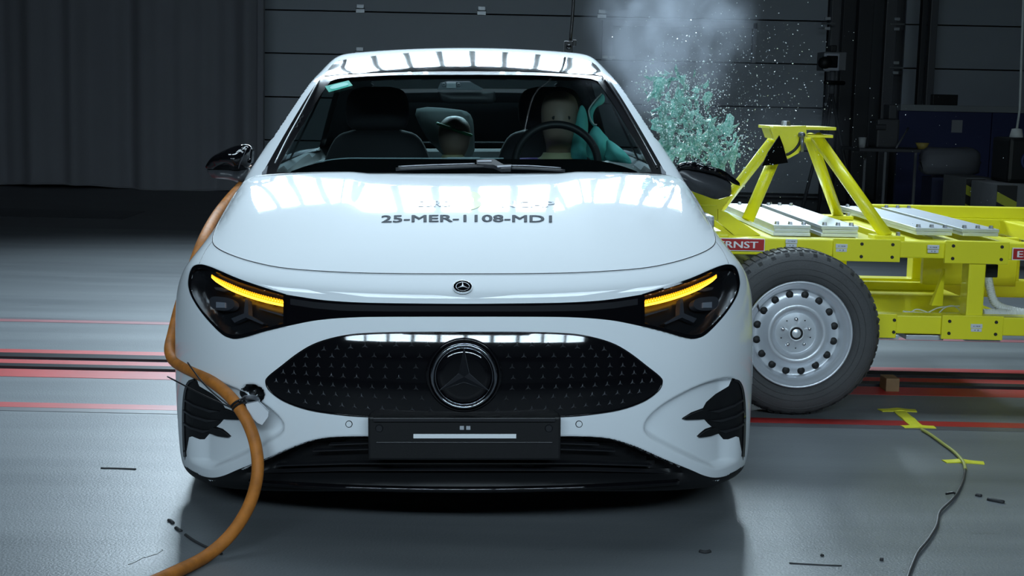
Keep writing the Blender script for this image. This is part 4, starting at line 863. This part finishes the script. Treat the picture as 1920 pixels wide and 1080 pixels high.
# wheels
def trolley_wheel(cx, cy, cz, flip=1):
    wl = thing('trolley_wheel', (cx, cy, cz), None, None); wl.parent = tr; wl.matrix_parent_inverse = Matrix.Translation(-Vector(tr['_loc'])); wl['_loc'] = [cx, cy, cz]
    R = .334; s = flip
    V, F = lathem([(.212, .02 * s), (.225, -.002 * s), (.25, -.012 * s), (.29, -.010 * s), (.315, .004 * s), (.328, .022 * s), (R, .05 * s), (R, .15 * s), (.326, .178 * s), (.29, .21 * s), (.225, .20 * s), (.212, .18 * s)], 96, (cx, cy, cz)); ty = add('tyre', V, F, RUB, wl, True)
    mb = MB()
    for k in range(72):
        a = 2 * math.pi * k / 72
        for rr_, w0, w1 in ((R + .0012, .045, .16),): 
            c_, s_ = math.cos(a), math.sin(a); t_ = np.array([-s_, 0, c_]); r_ = np.array([c_, 0, s_]); o = np.array([cx, cy, cz]); hw = .0105
            mb.hexa([o + r_ * (rr_ + dr) + t_ * dt + np.array([0, wv * s, 0]) for dr in (-.004, .003) for dt, wv in ((-hw, w0), (hw, w0), (hw, w1), (-hw, w1))])
        if k % 2 == 0:
            c_, s_ = math.cos(a), math.sin(a); t_ = np.array([-s_, 0, c_]); r_ = np.array([c_, 0, s_])
            mb.hexa([o + r_ * rv + t_ * dt + np.array([0, yv * s, 0]) for (rv, yv) in ((.318, .006), (.329, .022)) for dt, yv2 in ((-.008, 0), (.008, 0), (.008, .004), (-.008, .004))])
    tb = mb.add('tread_blocks', RUB, ty); tb['kind'] = 'stuff'
    for rv, yv in ((.245, -.0125), (.268, -.0125), (.302, -.004)): add('sidewall_ring', *torus((cx, cy + yv * s, cz), rv, .0016, 72, 6), RUB, ty, True)
    prof = [(.214, .006), (.218, -.006), (.212, -.010), (.205, .0), (.200, .014), (.190, .020), (.182, .028), (.178, .05), (.172, .054), (.150, .050), (.132, .038), (.122, .022), (.112, .018), (.100, .022), (.088, .045), (.082, .050), (.035, .050)]
    rim = add('rim', *lathem([(a, b_ * s) for a, b_ in prof], 96, (cx, cy, cz)), SILV, wl, True)
    for k in range(16):
        a = 2 * math.pi * (k + .5) / 16; c_ = np.array([cx + .158 * math.cos(a), cy + .0478 * s, cz + .158 * math.sin(a)]); V, F = lathem([(.0001, -.0006 * s), (.0148, -.0006 * s), (.0155, .002 * s)], 16, c_); add('vent_hole', V, F, HOLE, rim, True)
    hub = add('hub', *lathem([(.082, .05 * s), (.078, .044 * s), (.034, .042 * s), (.033, .030 * s), (.026, .028 * s), (.026, .036 * s), (.018, .030 * s), (.0001, .028 * s)], 40, (cx, cy, cz)), mat('hub_zinc', (.68, .71, .74), .32, metal=.4), wl, True)
    for k in range(5):
        a = 2 * math.pi * k / 5 + .35; c_ = (cx + .056 * math.cos(a), cy + .044 * s, cz + .056 * math.sin(a)); add('lug_bolt', *lathem([(.0001, -.012 * s), (.006, -.012 * s), (.0085, -.008 * s), (.009, 0), (.013, .0)], 12, c_), CHROME, hub, True)
        a += .63; c_ = (cx + .062 * math.cos(a), cy + .043 * s, cz + .062 * math.sin(a)); add('hub_hole', *lathem([(.0001, -.001 * s), (.0028, -.001 * s), (.003, .002 * s)], 8, c_), HOLE, hub)
    V, F = tubem([(cx - .155, cy + .035 * s, cz + .09), (cx - .172, cy - .002 * s, cz + .125)], .005, 8); add('valve', V, F, RUB, wl, True)
    add('axle', *tubem([(cx, cy + .03 * s, cz), (cx, cy + .3 * s, cz)], .03, 14), HOLE, wl, True)
    return wl
wc = at(1497, 620, 1.79)
trolley_wheel(wc[0], 1.79, .336); trolley_wheel(3.75, 1.79, .336); trolley_wheel(wc[0], 3.45, .336, -1); trolley_wheel(3.75, 3.45, .336, -1)
q = at(1652, 712, 2.6); add('wooden_chock', *boxm((q[0] - .05, 2.35, .0005), (q[0] + .01, 2.45, .06), .004), mat('raw_wood', (.22, .13, .06), .7, vary=.3, vscale=20), None, False, 'small wooden block on the floor behind the trolley wheel', 'block')

# ------------------------------------------------------------------ cables and tape
ORG = mat('orange_rubber', (.44, .15, .02), .65, vary=.6, vscale=26, bump=.15, bscale=60)
path = [(478, 322, 1.95), (455, 345, 1.75), (425, 378, 1.45), (400, 412, 1.22), (378, 455, 1.0), (358, 510, .86), (338, 570, .74), (324, 625, .63), (318, 655, .54), (326, 676, .46), (348, 690, .36), (385, 708, .25), (420, 733, .14), (446, 762, .075), (468, 800, .045), (481, 845, .025), (482, 895, 0), (466, 950, -.06), (432, 1003, -.13), (385, 1044, -.20)]
CPT = np.array([at(*p) for p in path]); CPT = np.vstack([CPT, [atz(330, 1072, .02), atz(280, 1094, .0185), atz(200, 1125, .0185), atz(60, 1180, .0185)]])
cab = thing('orange_cable', (CPT[-1][0], CPT[-1][1], 0), 'thick worn orange cable looping past the headlight and bumper to the floor', 'cable')
add('cable_sheath', *tubem(CPT, .0175, 16, True, 8), ORG, cab, True)
BLKP = mat('tie_black', (.008, .008, .009), .4)
tc_ = at(446, 757, .075); tdir = CPT[14] - CPT[13]; tdir /= np.linalg.norm(tdir)
for off in (0, .009):
    V, F = torus((0, 0, 0), .0205, .0035, 24, 6); q = Vector(tdir).to_track_quat('Y', 'Z'); add('cable_tie', [q @ Vector(v) + Vector(tc_) + Vector(tdir) * off for v in V], F, BLKP, cab, True)
add('tie_tail', *tubem([at(433, 763, .05), at(398, 735, .07), at(374, 710, .10), at(352, 680, .2)], .0022, 6, True, 5), BLKP, cab, True)
add('tie_tail', *tubem([at(433, 764, .05), at(390, 745, .09), at(350, 725, .16), at(314, 706, .24)], .0022, 6, True, 5), BLKP, cab, True)
add('tie_tail', *tubem([at(448, 752, .05), at(462, 745, .075), at(476, 746, .09)], .004, 8, True, 5), BLKP, cab, True)
YTAPE = mat('yellow_tape', (.72, .70, .03), .5, vary=.08, vscale=30)
def tape(pts_c, w_, label, zoff=.003):
    P = [atz(a, b, 0) for a, b in pts_c]; P = spline(np.array(P), 6); T = np.gradient(P, axis=0); T /= np.linalg.norm(T, axis=1)[:, None]; Nn = np.stack([-T[:, 1], T[:, 0], 0 * T[:, 0]], 1); n_ = len(P)
    hump = np.array([zoff + .004 * math.exp(-((i / (n_ - 1) - .5) / .13) ** 2) for i in range(n_)])
    V = []
    for i in range(n_):
        for s, dz in ((1, 0), (0, .0005 + .6 * hump[i] * 0), (-1, 0)): V.append(P[i] + Nn[i] * s * w_ / 2 + np.array([0, 0, hump[i] + dz]))
    F = [(i * 3 + j, i * 3 + j + 1, (i + 1) * 3 + j + 1, (i + 1) * 3 + j) for i in range(n_ - 1) for j in (0, 1)]
    V2 = V + [v - np.array([0, 0, v[2] - .0002]) for v in V]; m_ = len(V); F2 = [tuple(q + m_ for q in f[::-1]) for f in F]
    E = [(i * 3, (i + 1) * 3) for i in range(n_ - 1)]; F3 = [(a + m_, a, b, b + m_) for a, b in E] + [(b + 2 + m_, b + 2, a + 2, a + 2 + m_) for a, b in E]
    add('floor_tape', V2, F + F2 + F3, YTAPE, None, False, label, 'tape', 'yellow tape strips on the floor')
tape([(1650, 770), (1685, 769.5), (1718, 771)], .045, 'yellow tape crossbar nearest the trolley wheel')
tape([(1685, 770), (1703, 787), (1720, 800)], .05, 'slanting yellow tape strip between the first two crossbars')
tape([(1692, 801), (1722, 801), (1753, 802)], .045, 'yellow tape crossbar on the grey and red floor stripe')
tape([(1770, 866), (1803, 866), (1845, 869)], .04, 'yellow tape crossbar farthest from the trolley wheel')
wpts = [(1728, 805), (1745, 815), (1770, 833), (1790, 848), (1806, 866), (1810, 880), (1806, 900), (1796, 922), (1784, 938), (1762, 960), (1756, 985), (1740, 1012), (1722, 1034), (1712, 1055), (1702, 1082), (1696, 1110)]
WP = [atz(a, b, .008) for a, b in wpts]; wr = thing('floor_wire', (WP[-1][0], WP[-1][1], 0), 'thin grey signal wire taped down and trailing across the floor', 'wire')
add('taped_length', *tubem(WP[:6], .006, 8, True, 5), mat('tape_wrap', (.40, .40, .10), .5), wr, True); add('bare_length', *tubem(WP[5:], .0042, 8, True, 6), mat('wire_grey', (.05, .05, .055), .5), wr, True)
k = atz(1787, 928, .01); add('wire_knot', *tubem([k + (-.02, .012, .0), k + (0, 0, .008), k + (.012, .02, 0)], .004, 6), BLKP, wr)
SCR = mat('scrap_dark', (.025, .026, .028), .7)
def scrap(pts, r, name, label, cat, flat=.35):
    V, F = tubem([atz(a, b, r * flat) for a, b in pts], r, 7, True, 3); V = [(v[0], v[1], max(.0003, v[2] * (1 if v[2] > 0 else 0))) for v in np.array(V)]; add(name, V, F, SCR, None, True, label, cat)
scrap([(189, 878), (220, 878.5), (255, 880)], .0035, 'thin_stick', 'thin dark stick lying on the floor left of the bumper', 'stick')
scrap([(315, 976), (320, 977), (324, 981)], .006, 'rubber_scrap', 'small curled black rubber scrap, topmost of the trail by the orange cable', 'scrap')
scrap([(330, 990), (339, 996)], .006, 'rubber_scrap', 'short black rubber scrap, middle of the trail by the orange cable', 'scrap')
scrap([(348, 1003), (362, 1013), (380, 1023), (400, 1032), (415, 1039)], .005, 'rubber_scrap', 'long thin black rubber strip lying under the orange cable', 'scrap')
scrap([(1480, 1056), (1530, 1059), (1578, 1061)], .0025, 'rubber_scrap', 'thin dark streak of rubber on the floor near the bottom edge', 'scrap')
scrap([(1540, 1041), (1543, 1042)], .005, 'rubber_scrap', 'tiny dark speck above the thin rubber streak', 'scrap')
scrap([(1650, 1049), (1656, 1050)], .006, 'rubber_scrap', 'small dark fleck between the rubber streak and the wire', 'scrap')
scrap([(1830, 929), (1840, 931)], .008, 'rubber_scrap', 'short flat dark patch right of the trailing wire', 'scrap', .1)
scrap([(1852, 937), (1882, 943)], .009, 'rubber_scrap', 'longer flat dark strip right of the trailing wire', 'scrap', .1)
scrap([(1312, 1034), (1322, 1036), (1331, 1034)], .006, 'rubber_scrap', 'small crumpled scrap in the shade before the bumper', 'scrap')

# ------------------------------------------------------------------ burst side window
def shard_mat():
    m = bpy.data.materials.new('shard_glass'); m.use_nodes = True; nt = m.node_tree; N = nt.nodes; L = nt.links; b = N['Principled BSDF']
    b.inputs['Base Color'].default_value = (.22, .62, .55, 1); b.inputs['Roughness'].default_value = .18; b.inputs['Coat Weight'].default_value = .6
    v = N.new('ShaderNodeTexVoronoi'); v.inputs['Scale'].default_value = 4.5; tc = N.new('ShaderNodeTexCoord'); L.new(tc.outputs['Object'], v.inputs['Vector'])
    bp = N.new('ShaderNodeBump'); bp.inputs['Strength'].default_value = 1.; bp.inputs['Distance'].default_value = .01; L.new(v.outputs['Distance'], bp.inputs['Height']); L.new(bp.outputs[0], b.inputs['Normal'])
    r = N.new('ShaderNodeValToRGB'); r.color_ramp.elements[0].color = (.16, .46, .40, 1); r.color_ramp.elements[1].color = (.85, .95, .93, 1); L.new(v.outputs['Color'], r.inputs[0]); L.new(r.outputs[0], b.inputs['Base Color'])  # near-white cells paint glints into the crazed glass colour
    t = N.new('ShaderNodeBsdfTransparent'); t.inputs[0].default_value = (.60, .88, .82, 1); mx = N.new('ShaderNodeMixShader'); mx.inputs[0].default_value = .72
    tl = N.new('ShaderNodeBsdfTranslucent'); L.new(r.outputs[0], tl.inputs[0]); m0 = N.new('ShaderNodeMixShader'); m0.inputs[0].default_value = .5; L.new(b.outputs[0], m0.inputs[1]); L.new(tl.outputs[0], m0.inputs[2])
    L.new(t.outputs[0], mx.inputs[1]); L.new(m0.outputs[0], mx.inputs[2]); L.new(mx.outputs[0], N['Material Output'].inputs[0]); return m
SH = shard_mat()
variants = []
for v_ in range(18):
    n_ = int(rng.integers(9, 14)); an = np.linspace(0, 2 * np.pi, n_, endpoint=False) + rng.uniform(-.2, .2, n_); el_ = rng.uniform(2.2, 4.5) if v_ % 3 else rng.uniform(1.2, 1.8)
    ra = rng.uniform(.55, 1.05, n_); P = np.stack([ra * np.cos(an) * el_ ** .5, ra * np.sin(an) / el_ ** .5], 1); bend = rng.uniform(-.35, .35)
    V = [(p[0], -.10 + bend * p[0] ** 2, p[1]) for p in P] + [(p[0] * .9, .10 + bend * p[0] ** 2, p[1] * .9) for p in P]
    F = [tuple(range(n_)), tuple(range(2 * n_ - 1, n_ - 1, -1))] + [(i, i + n_, (i + 1) % n_ + n_, (i + 1) % n_) for i in range(n_)]
    me = bpy.data.meshes.new('glass_shard'); me.from_pydata(V, [], F); me.materials.append(SH); variants.append(me)
CLOUD = np.array([(1200, 160), (1225, 140), (1262, 120), (1290, 118), (1318, 135), (1330, 155), (1325, 180), (1345, 195), (1345, 215), (1372, 230), (1392, 255), (1398, 285), (1380, 300), (1350, 312), (1300, 305), (1262, 310), (1245, 285), (1232, 255), (1222, 225), (1205, 195)], float)
cen = np.array([(1240, 160), (1275, 175), (1310, 165), (1250, 205), (1285, 215), (1310, 200), (1255, 245), (1300, 255), (1330, 265), (1365, 255), (1380, 285), (1290, 290), (1325, 290), (1345, 300), (1262, 275), (1335, 235), (1240, 225), (1220, 170)], float)
cnt = 0
while cnt < 290:
    c_ = cen[rng.integers(len(cen))]; p = c_ + rng.normal(0, 16, 2)
    if not inside(CLOUD, p[:1], p[1:])[0]: continue
    y_ = 2.15 + rng.normal(0, .16); q = at(p[0], p[1], y_)
    if q[0] < .80 - (q[2] - 1.0) * .45 + .04: continue
    big = cnt < 46; s = rng.uniform(.028, .046) if big else .008 + .013 * rng.random() ** 2
    o = bpy.data.objects.new('glass_shard', variants[rng.integers(len(variants))]); COL.objects.link(o); o.location = q; o.rotation_euler = rng.uniform(-1, 1, 3) * (1.2, 3.1, 1.2); o.scale = (s, min(s, .02), s)
    tag(o, 'large torn sheet of crazed teal glass flying above the driver mirror' if big else 'small teal splinter of side window glass flying above the driver mirror', 'glass shard', 'flying sheets of the side window' if big else 'flying splinters of the side window'); cnt += 1
# glass crumbs and fine spray, too many to count
def crumbs(name, n, sampler, smin, smax, m, label):
    V = []; F = []
    base = np.array([(1, 0, 0), (-1, 0, 0), (0, 1, 0), (0, -1, 0), (0, 0, 1), (0, 0, -1)], float); bf = [(0, 2, 4), (2, 1, 4), (1, 3, 4), (3, 0, 4), (2, 0, 5), (1, 2, 5), (3, 1, 5), (0, 3, 5)]
    for i in range(n):
        c_ = sampler()
        if c_ is None: continue
        s = smin + (smax - smin) * rng.random() ** 3; B = base * rng.uniform(.5, 1.3, 3) * s; q, _ = np.linalg.qr(rng.normal(size=(3, 3))); k = len(V); V += [tuple(v) for v in B @ q + c_]; F += [tuple(a + k for a in f) for f in bf]
    add(name, V, F, m, None, False, label, 'glass', None, 'stuff')
def s1():
    c_ = cen[rng.integers(len(cen))]; p = c_ + rng.normal(0, 21, 2)
    if p[1] > 325: return None
    q = at(p[0], p[1], 2.1 + rng.normal(0, .2)); return None if q[0] < .80 - (q[2] - 1.0) * .45 + .02 else q
def s2():
    p = (1320 + rng.normal(0, 100), 170 + rng.normal(0, 95))
    if p[1] > 400 or p[1] < -40: return None
    q = at(p[0], p[1], 2.1 + rng.normal(0, .3)); return None if q[0] < .80 - (q[2] - 1.0) * .45 + .02 else q
def s3():
    p = (rng.uniform(1380, 1900), rng.uniform(150, 430)); q = at(p[0], p[1], 1.7 + rng.normal(0, .3)); return q if rng.random() < math.exp(-(p[0] - 1380) / 260) else None
CRUMB = mat('crumb_glass', (.80, .93, .90), .12, coat=.8); SPRAY = mat('spray_glass', (.80, .88, .90), .15, coat=.8)
crumbs('glass_crumbs', 3200, s1, .0016, .0050, CRUMB, 'pale green crumbs of burst side window glass'); crumbs('glass_spray', 2300, s2, .0007, .0036, SPRAY, 'fine sparkling spray of glass flung up beside the roof'); crumbs('glass_dust', 500, s3, .0006, .002, SPRAY, 'tiny glinting specks drifting over the yellow trolley')

# dust puff
def dust_mat(dens):
    m = bpy.data.materials.new('dust_volume'); m.use_nodes = True; nt = m.node_tree; N = nt.nodes; L = nt.links; N.remove(N['Principled BSDF'])
    pv = N.new('ShaderNodeVolumePrincipled'); pv.inputs['Color'].default_value = (.80, .88, 1.0, 1); pv.inputs['Anisotropy'].default_value = .25
    tc = N.new('ShaderNodeTexCoord'); n = N.new('ShaderNodeTexNoise'); n.inputs['Scale'].default_value = 2.2; n.inputs['Detail'].default_value = 4; n.inputs['Distortion'].default_value = .6; L.new(tc.outputs['Object'], n.inputs['Vector'])
    r = N.new('ShaderNodeMapRange'); r.inputs[1].default_value = .42; r.inputs[2].default_value = .75; L.new(n.outputs['Fac'], r.inputs[0])
    ln = N.new('ShaderNodeVectorMath'); ln.operation = 'LENGTH'; L.new(tc.outputs['Object'], ln.inputs[0])
    fo = N.new('ShaderNodeMapRange'); fo.interpolation_type = 'SMOOTHSTEP'; fo.inputs[1].default_value = .0; fo.inputs[2].default_value = 1.; fo.inputs[3].default_value = 1; fo.inputs[4].default_value = 0; L.new(ln.outputs['Value'], fo.inputs[0])
    m1 = N.new('ShaderNodeMath'); m1.operation = 'MULTIPLY'; L.new(r.outputs[0], m1.inputs[0]); L.new(fo.outputs[0], m1.inputs[1])
    m2 = N.new('ShaderNodeMath'); m2.operation = 'MULTIPLY'; m2.inputs[1].default_value = dens; L.new(m1.outputs[0], m2.inputs[0]); L.new(m2.outputs[0], pv.inputs['Density']); L.new(pv.outputs[0], N['Material Output'].inputs['Volume']); return m
bm = bmesh.new(); bmesh.ops.create_icosphere(bm, subdivisions=3, radius=1); me = bpy.data.meshes.new('dust_puff'); bm.to_mesh(me); bm.free(); me.materials.append(dust_mat(5.0))
for px_, py_, y_, sx, sy, sz, lab in [(1255, 60, 2.45, .42, .40, .50, 'pale dust puff rising beside the car roof above the burst window'), (1440, 250, 2.6, .42, .3, .40, 'thin dust haze hanging between the burst glass and the tower')]:
    o = bpy.data.objects.new('dust_puff', me if sx == .42 and sz == .50 else me.copy()); COL.objects.link(o); o.location = at(px_, py_, y_); o.scale = (sx, sy, sz); o.rotation_euler = (0, .2, .3); tag(o, lab, 'dust', None, 'stuff')
    if lab.startswith('thin'): o.data.materials.clear(); o.data.materials.append(dust_mat(.22))
# hanging camera over the roof
hcp = at(1069, 88, 3.4); hk = thing('hanging_camera', hcp, 'small black camera hanging on a cable above the car roof', 'camera')
add('hanging_cable', *tubem([hcp + (0, 0, 2.5), hcp + (.012, 0, .5), hcp + (0, 0, .03)], .008, 8, True, 5), BLKP, hk, True)
add('camera_cage', *boxm(hcp + (-.03, -.02, -.035), hcp + (.012, .03, .028), .004), PLAB, hk); add('camera_lens', *lathem([(.0001, -.02), (.012, -.018), (.013, .0)], 16, hcp + (-.008, -.02, 0)), GLOSSB, hk, True); add('clamp', *boxm(hcp + (.012, -.01, .005), hcp + (.03, .015, .035), .003), PLAB, hk)

# ------------------------------------------------------------------ far side of the hall
DK = mat('dark_post', (.035, .037, .042), .6); DKL = mat('post_grey', (.10, .105, .115), .5); BLUE = mat('blue_panel', (.012, .02, .085), .6, vary=.1)
def xr(px_, y_): return at(px_, 150, y_)[0]
for a, b, y_, m in [(1553, 1572, 15.2, DKL), (1575, 1600, 15.0, DK), (1604, 1632, 14.8, DK), (1655, 1676, 14.9, DKL), (1722, 1732, 14.6, DK), (1738, 1752, 14.7, DKL)]:
    add('trim_1', *boxm((xr(a, y_), y_, 0), (xr(b, y_), y_ + .12, 7.5), .01), m, kind='structure')
d2 = sect_door('door_2', xr(1692, 15.3), xr(2050, 15.3), 15.3, [1.0] + [at(1800, p, 15.3)[2] for p in (130, 48)] + [at(1800, -34, 15.3)[2], 3.5, 4.1], DOORM)
for px_, py_ in [(1552, 44), (1552, 122), (1552, 205), (1682, 45), (1680, 127)]:
    p = at(px_, py_, 14.85); MB().box(p + (-.035, 0, -.08), p + (.035, .05, -.045)).box(p + (-.035, 0, .045), p + (.035, .05, .08)).tube([p + (-.08, .02, 0), p + (.10, .02, 0)], .012, 6).add('roller_bracket', HINGE, d1 if px_ < 1600 else d2)
wl_t = at(1800, 198, 12.5)[2]; x0 = xr(1690, 12.5)
bw = thing('partition', (x0, 12.5, 0), 'low dark blue partition wall with a pale top rail at the far right', 'partition')
for k in range(4): add('panel', *boxm((x0 + k * 1.05, 12.5, 0), (x0 + (k + 1) * 1.05 - .01, 12.56, wl_t - .07), .004), BLUE, bw)
add('top_rail', *boxm((x0, 12.46, wl_t - .07), (x0 + 4.2, 12.6, wl_t), .006), mat('rail_pale', (.22, .24, .25), .6), bw)
# boxed camera on a tripod
cy_ = 11.0; p = at(1563, 116, cy_); tq = thing('tripod_camera', (p[0], cy_, 0), 'boxed film camera on a tripod before the dark posts', 'camera')
add('camera_housing', *boxm(p + (-.10, 0, -.085), p + (.13, .3, .10), .008), DKL, tq); add('housing_frame', *boxm(p + (-.105, -.02, -.09), p + (.055, .0, .085), .01), mat('frame_grey', (.30, .31, .36), .5), tq)
add('camera_window', *boxm(p + (-.08, -.03, -.06), p + (.035, -.018, .06), .01), GLOSSB, tq); add('camera_light', *lathem([(.0001, -.06), (.06, -.06), (.065, .02)], 20, p + (-.09, .0, -.01)), PLAB, tq, True)
add('handle', *boxm(p + (-.02, .05, .10), p + (.04, .2, .17), .01), PLAB, tq); add('head', *tubem([p + (.02, .1, -.09), p + (.02, .1, -.32)], .03, 10), DKL, tq, True); add('pan_bar', *tubem([p + (-.10, -.1, -.21), p + (.14, .1, -.21)], .022, 8), PLAB, tq, True)
for dx, dy in ((-.32, -.2), (.3, -.15), (.02, .4)): add('leg', *tubem([p + (.02, .1, -.3), (p[0] + .02 + dx, cy_ + .1 + dy, .02)], .018, 8), DK, tq, True)
# work table
ty_ = 10.0; q0 = at(1612, 278, ty_); q1 = at(1750, 284, ty_); tz = q0[2]; tb = thing('work_table', (q0[0], ty_, 0), 'dark work table with thin grey legs behind the trolley', 'table')
add('table_top', *boxm((q0[0], ty_, tz - .03), (q1[0], ty_ + .7, tz), .005), DK, tb)
for px_, dy in [(1660, 0), (1717, 0), (1752, .1), (1622, .6)]: x_ = at(px_, 320, ty_ + dy)[0]; add('leg', *boxm((x_ - .012, ty_ + dy + .02, 0), (x_ + .012, ty_ + dy + .045, tz - .03), .002), DKL, tb)
c_ = at(1611, 266, ty_ + .2); add('paper_cup', *lathem([(.0001, .0), (.03, .0), (.038, .10), (.035, .10), (.028, .008), (.0001, .008)], 20, (c_[0] + .03, ty_ + .2, tz), 'z'), mat('cup_grey', (.35, .36, .37), .6), None, True, 'pale grey cup at the end of the work table', 'cup')
c_ = at(1729, 276, ty_ + .15); add('yellow_bowl', *lathem([(.0001, 0), (.04, 0), (.065, .06), (.06, .06), (.038, .008), (.0001, .008)], 24, (c_[0], ty_ + .15, tz), 'z'), mat('bowl_yellow', (.35, .26, .06), .6), None, True, 'small dull yellow bowl on the work table', 'bowl')
c_ = at(1660, 215, ty_ + .4); add('shop_machine', *MB().box((c_[0] - .10, ty_ + .3, tz), (c_[0] + .12, ty_ + .6, tz + .28), .02).box((c_[0] + .02, ty_ + .35, tz + .28), (c_[0] + .1, ty_ + .55, tz + .42), .01).tube([(c_[0] - .12, ty_ + .3, tz + .2), (c_[0] - .02, ty_ + .3, tz + .2)], .03, 10).__dict__.values(), DK, None, False, 'dark bench machine standing on the work table', 'machine')
add('prop_rod', *tubem([at(1680, 278, ty_ + .1), at(1703, 240, ty_ + .3)], .010, 6), DKL, None, True, 'thin grey rod leaning on the table edge', 'rod')
# wrapped drum
c_ = at(1788, 303, 9.5); V, F = lathem([(.0001, -.32), (.10, -.31), (.125, -.27), (.13, -.1), (.127, 0), (.135, .08), (.128, .14), (.10, .2), (.0001, .21)], 28, (0, 0, 0), 'x'); V = np.array(V); V += rng.normal(0, .005, V.shape); add('canvas_bag', V + c_ + (.02, 0, 0), F, mat('bag_grey', (.10, .105, .12), .8, bump=.4, bscale=12), None, True, 'grey canvas roll bag lying at the table end', 'bag')
for o_ in (): pass
st_x = c_[0]
bagst = add('bag_stand', *MB().box((st_x - .22, 9.4, 0), (st_x + .2, 9.7, c_[2] - .146)).__dict__.values(), mat('stand_navy', (.012, .016, .05), .7), None, False, 'dark navy cabinet under the canvas bag', 'cabinet')
# concrete blocks with hazard stripes, lamp, machine at the far right
HZY = mat('hazard_yellow', (.40, .42, .03), .6); CONC = mat('concrete', (.13, .135, .14), .85, vary=.2, bump=.3)
def hazard_block(pa, pb, pyt, y_, label):
    a = at(pa, pyt, y_); b = at(pb, pyt, y_); h = a[2]; r = thing('concrete_block', ((a[0] + b[0]) / 2, y_, 0), label, 'block')
    add('block_body', *boxm((a[0], y_, 0), (b[0], y_ + .6, h), .01), CONC, r); w_ = min(.16, b[0] - a[0]); 
    add('stripe_panel', *boxm((a[0], y_ - .008, .05), (a[0] + w_, y_ - .001, h - .01), .001), HOLE, r)
    for k in range(4):
        z0 = h - .06 - k * .16
        if z0 - .2 < .05: break
        V, F = prism([(a[0], z0), (a[0], z0 - .08), (a[0] + w_, z0 - .16), (a[0] + w_, z0 - .08)], y_ - .010, y_ - .0085); add('hazard_stripe', V, F, HZY, r)
hazard_block(1870, 1960, 345, 7.6, 'concrete block with black and yellow hazard stripes nearest the frame edge'); hazard_block(1812, 1868, 333, 8.4, 'grey concrete block with narrow hazard stripe beside the canvas bag')
c_ = at(1906, 300, 7.9); mc = thing('winch_machine', (c_[0], 7.9, 0), 'black winch machine with a blue ring on the striped block', 'machine')
add('winch_body', *boxm((c_[0] - .10, 7.8, at(1870, 345, 7.6)[2] + .001), (c_[0] + .3, 8.2, at(1890, 258, 7.8)[2]), .03), PLAB, mc); add('winch_ring', *torus((c_[0] + .08, 7.79, c_[2]), .075, .012, 32, 8), BLUE, mc, True)
c_ = at(1906, 252, 8.0); lz = thing('white_pole_lamp', (c_[0], 8.0, 0), 'white lamp head on a slim white pole at the far right', 'lamp')
add('lamp_head', *lathem([(.0001, .05), (.04, .045), (.055, -.02), (.05, -.03), (.0001, -.02)], 24, c_, 'z'), mat('lamp_white', (.5, .52, .52), .5), lz, True); add('lamp_pole', *tubem([c_ + (.0, 0, .04), at(1912, 205, 8.0), at(1919, 0, 8.0), at(1921, -200, 8.0)], .010, 8), mat('pole_white', (.4, .43, .42), .5), lz, True)
c_ = at(1772, 183, 12.5); add('dark_case', *boxm((c_[0] - .14, 12.48, wl_t + .001), (c_[0] + .14, 12.58, wl_t + .12), .008), PLAB, None, False, 'small dark case standing on the partition top rail', 'case')
c_ = at(1797, 237, 12.44); add('paper_note', *boxm((c_[0] - .06, 12.485, c_[2] - .07), (c_[0] + .06, 12.499, c_[2] + .07), .001), mat('note_grey', (.25, .26, .28), .7), None, False, 'small pale notice fixed to the blue partition', 'notice')
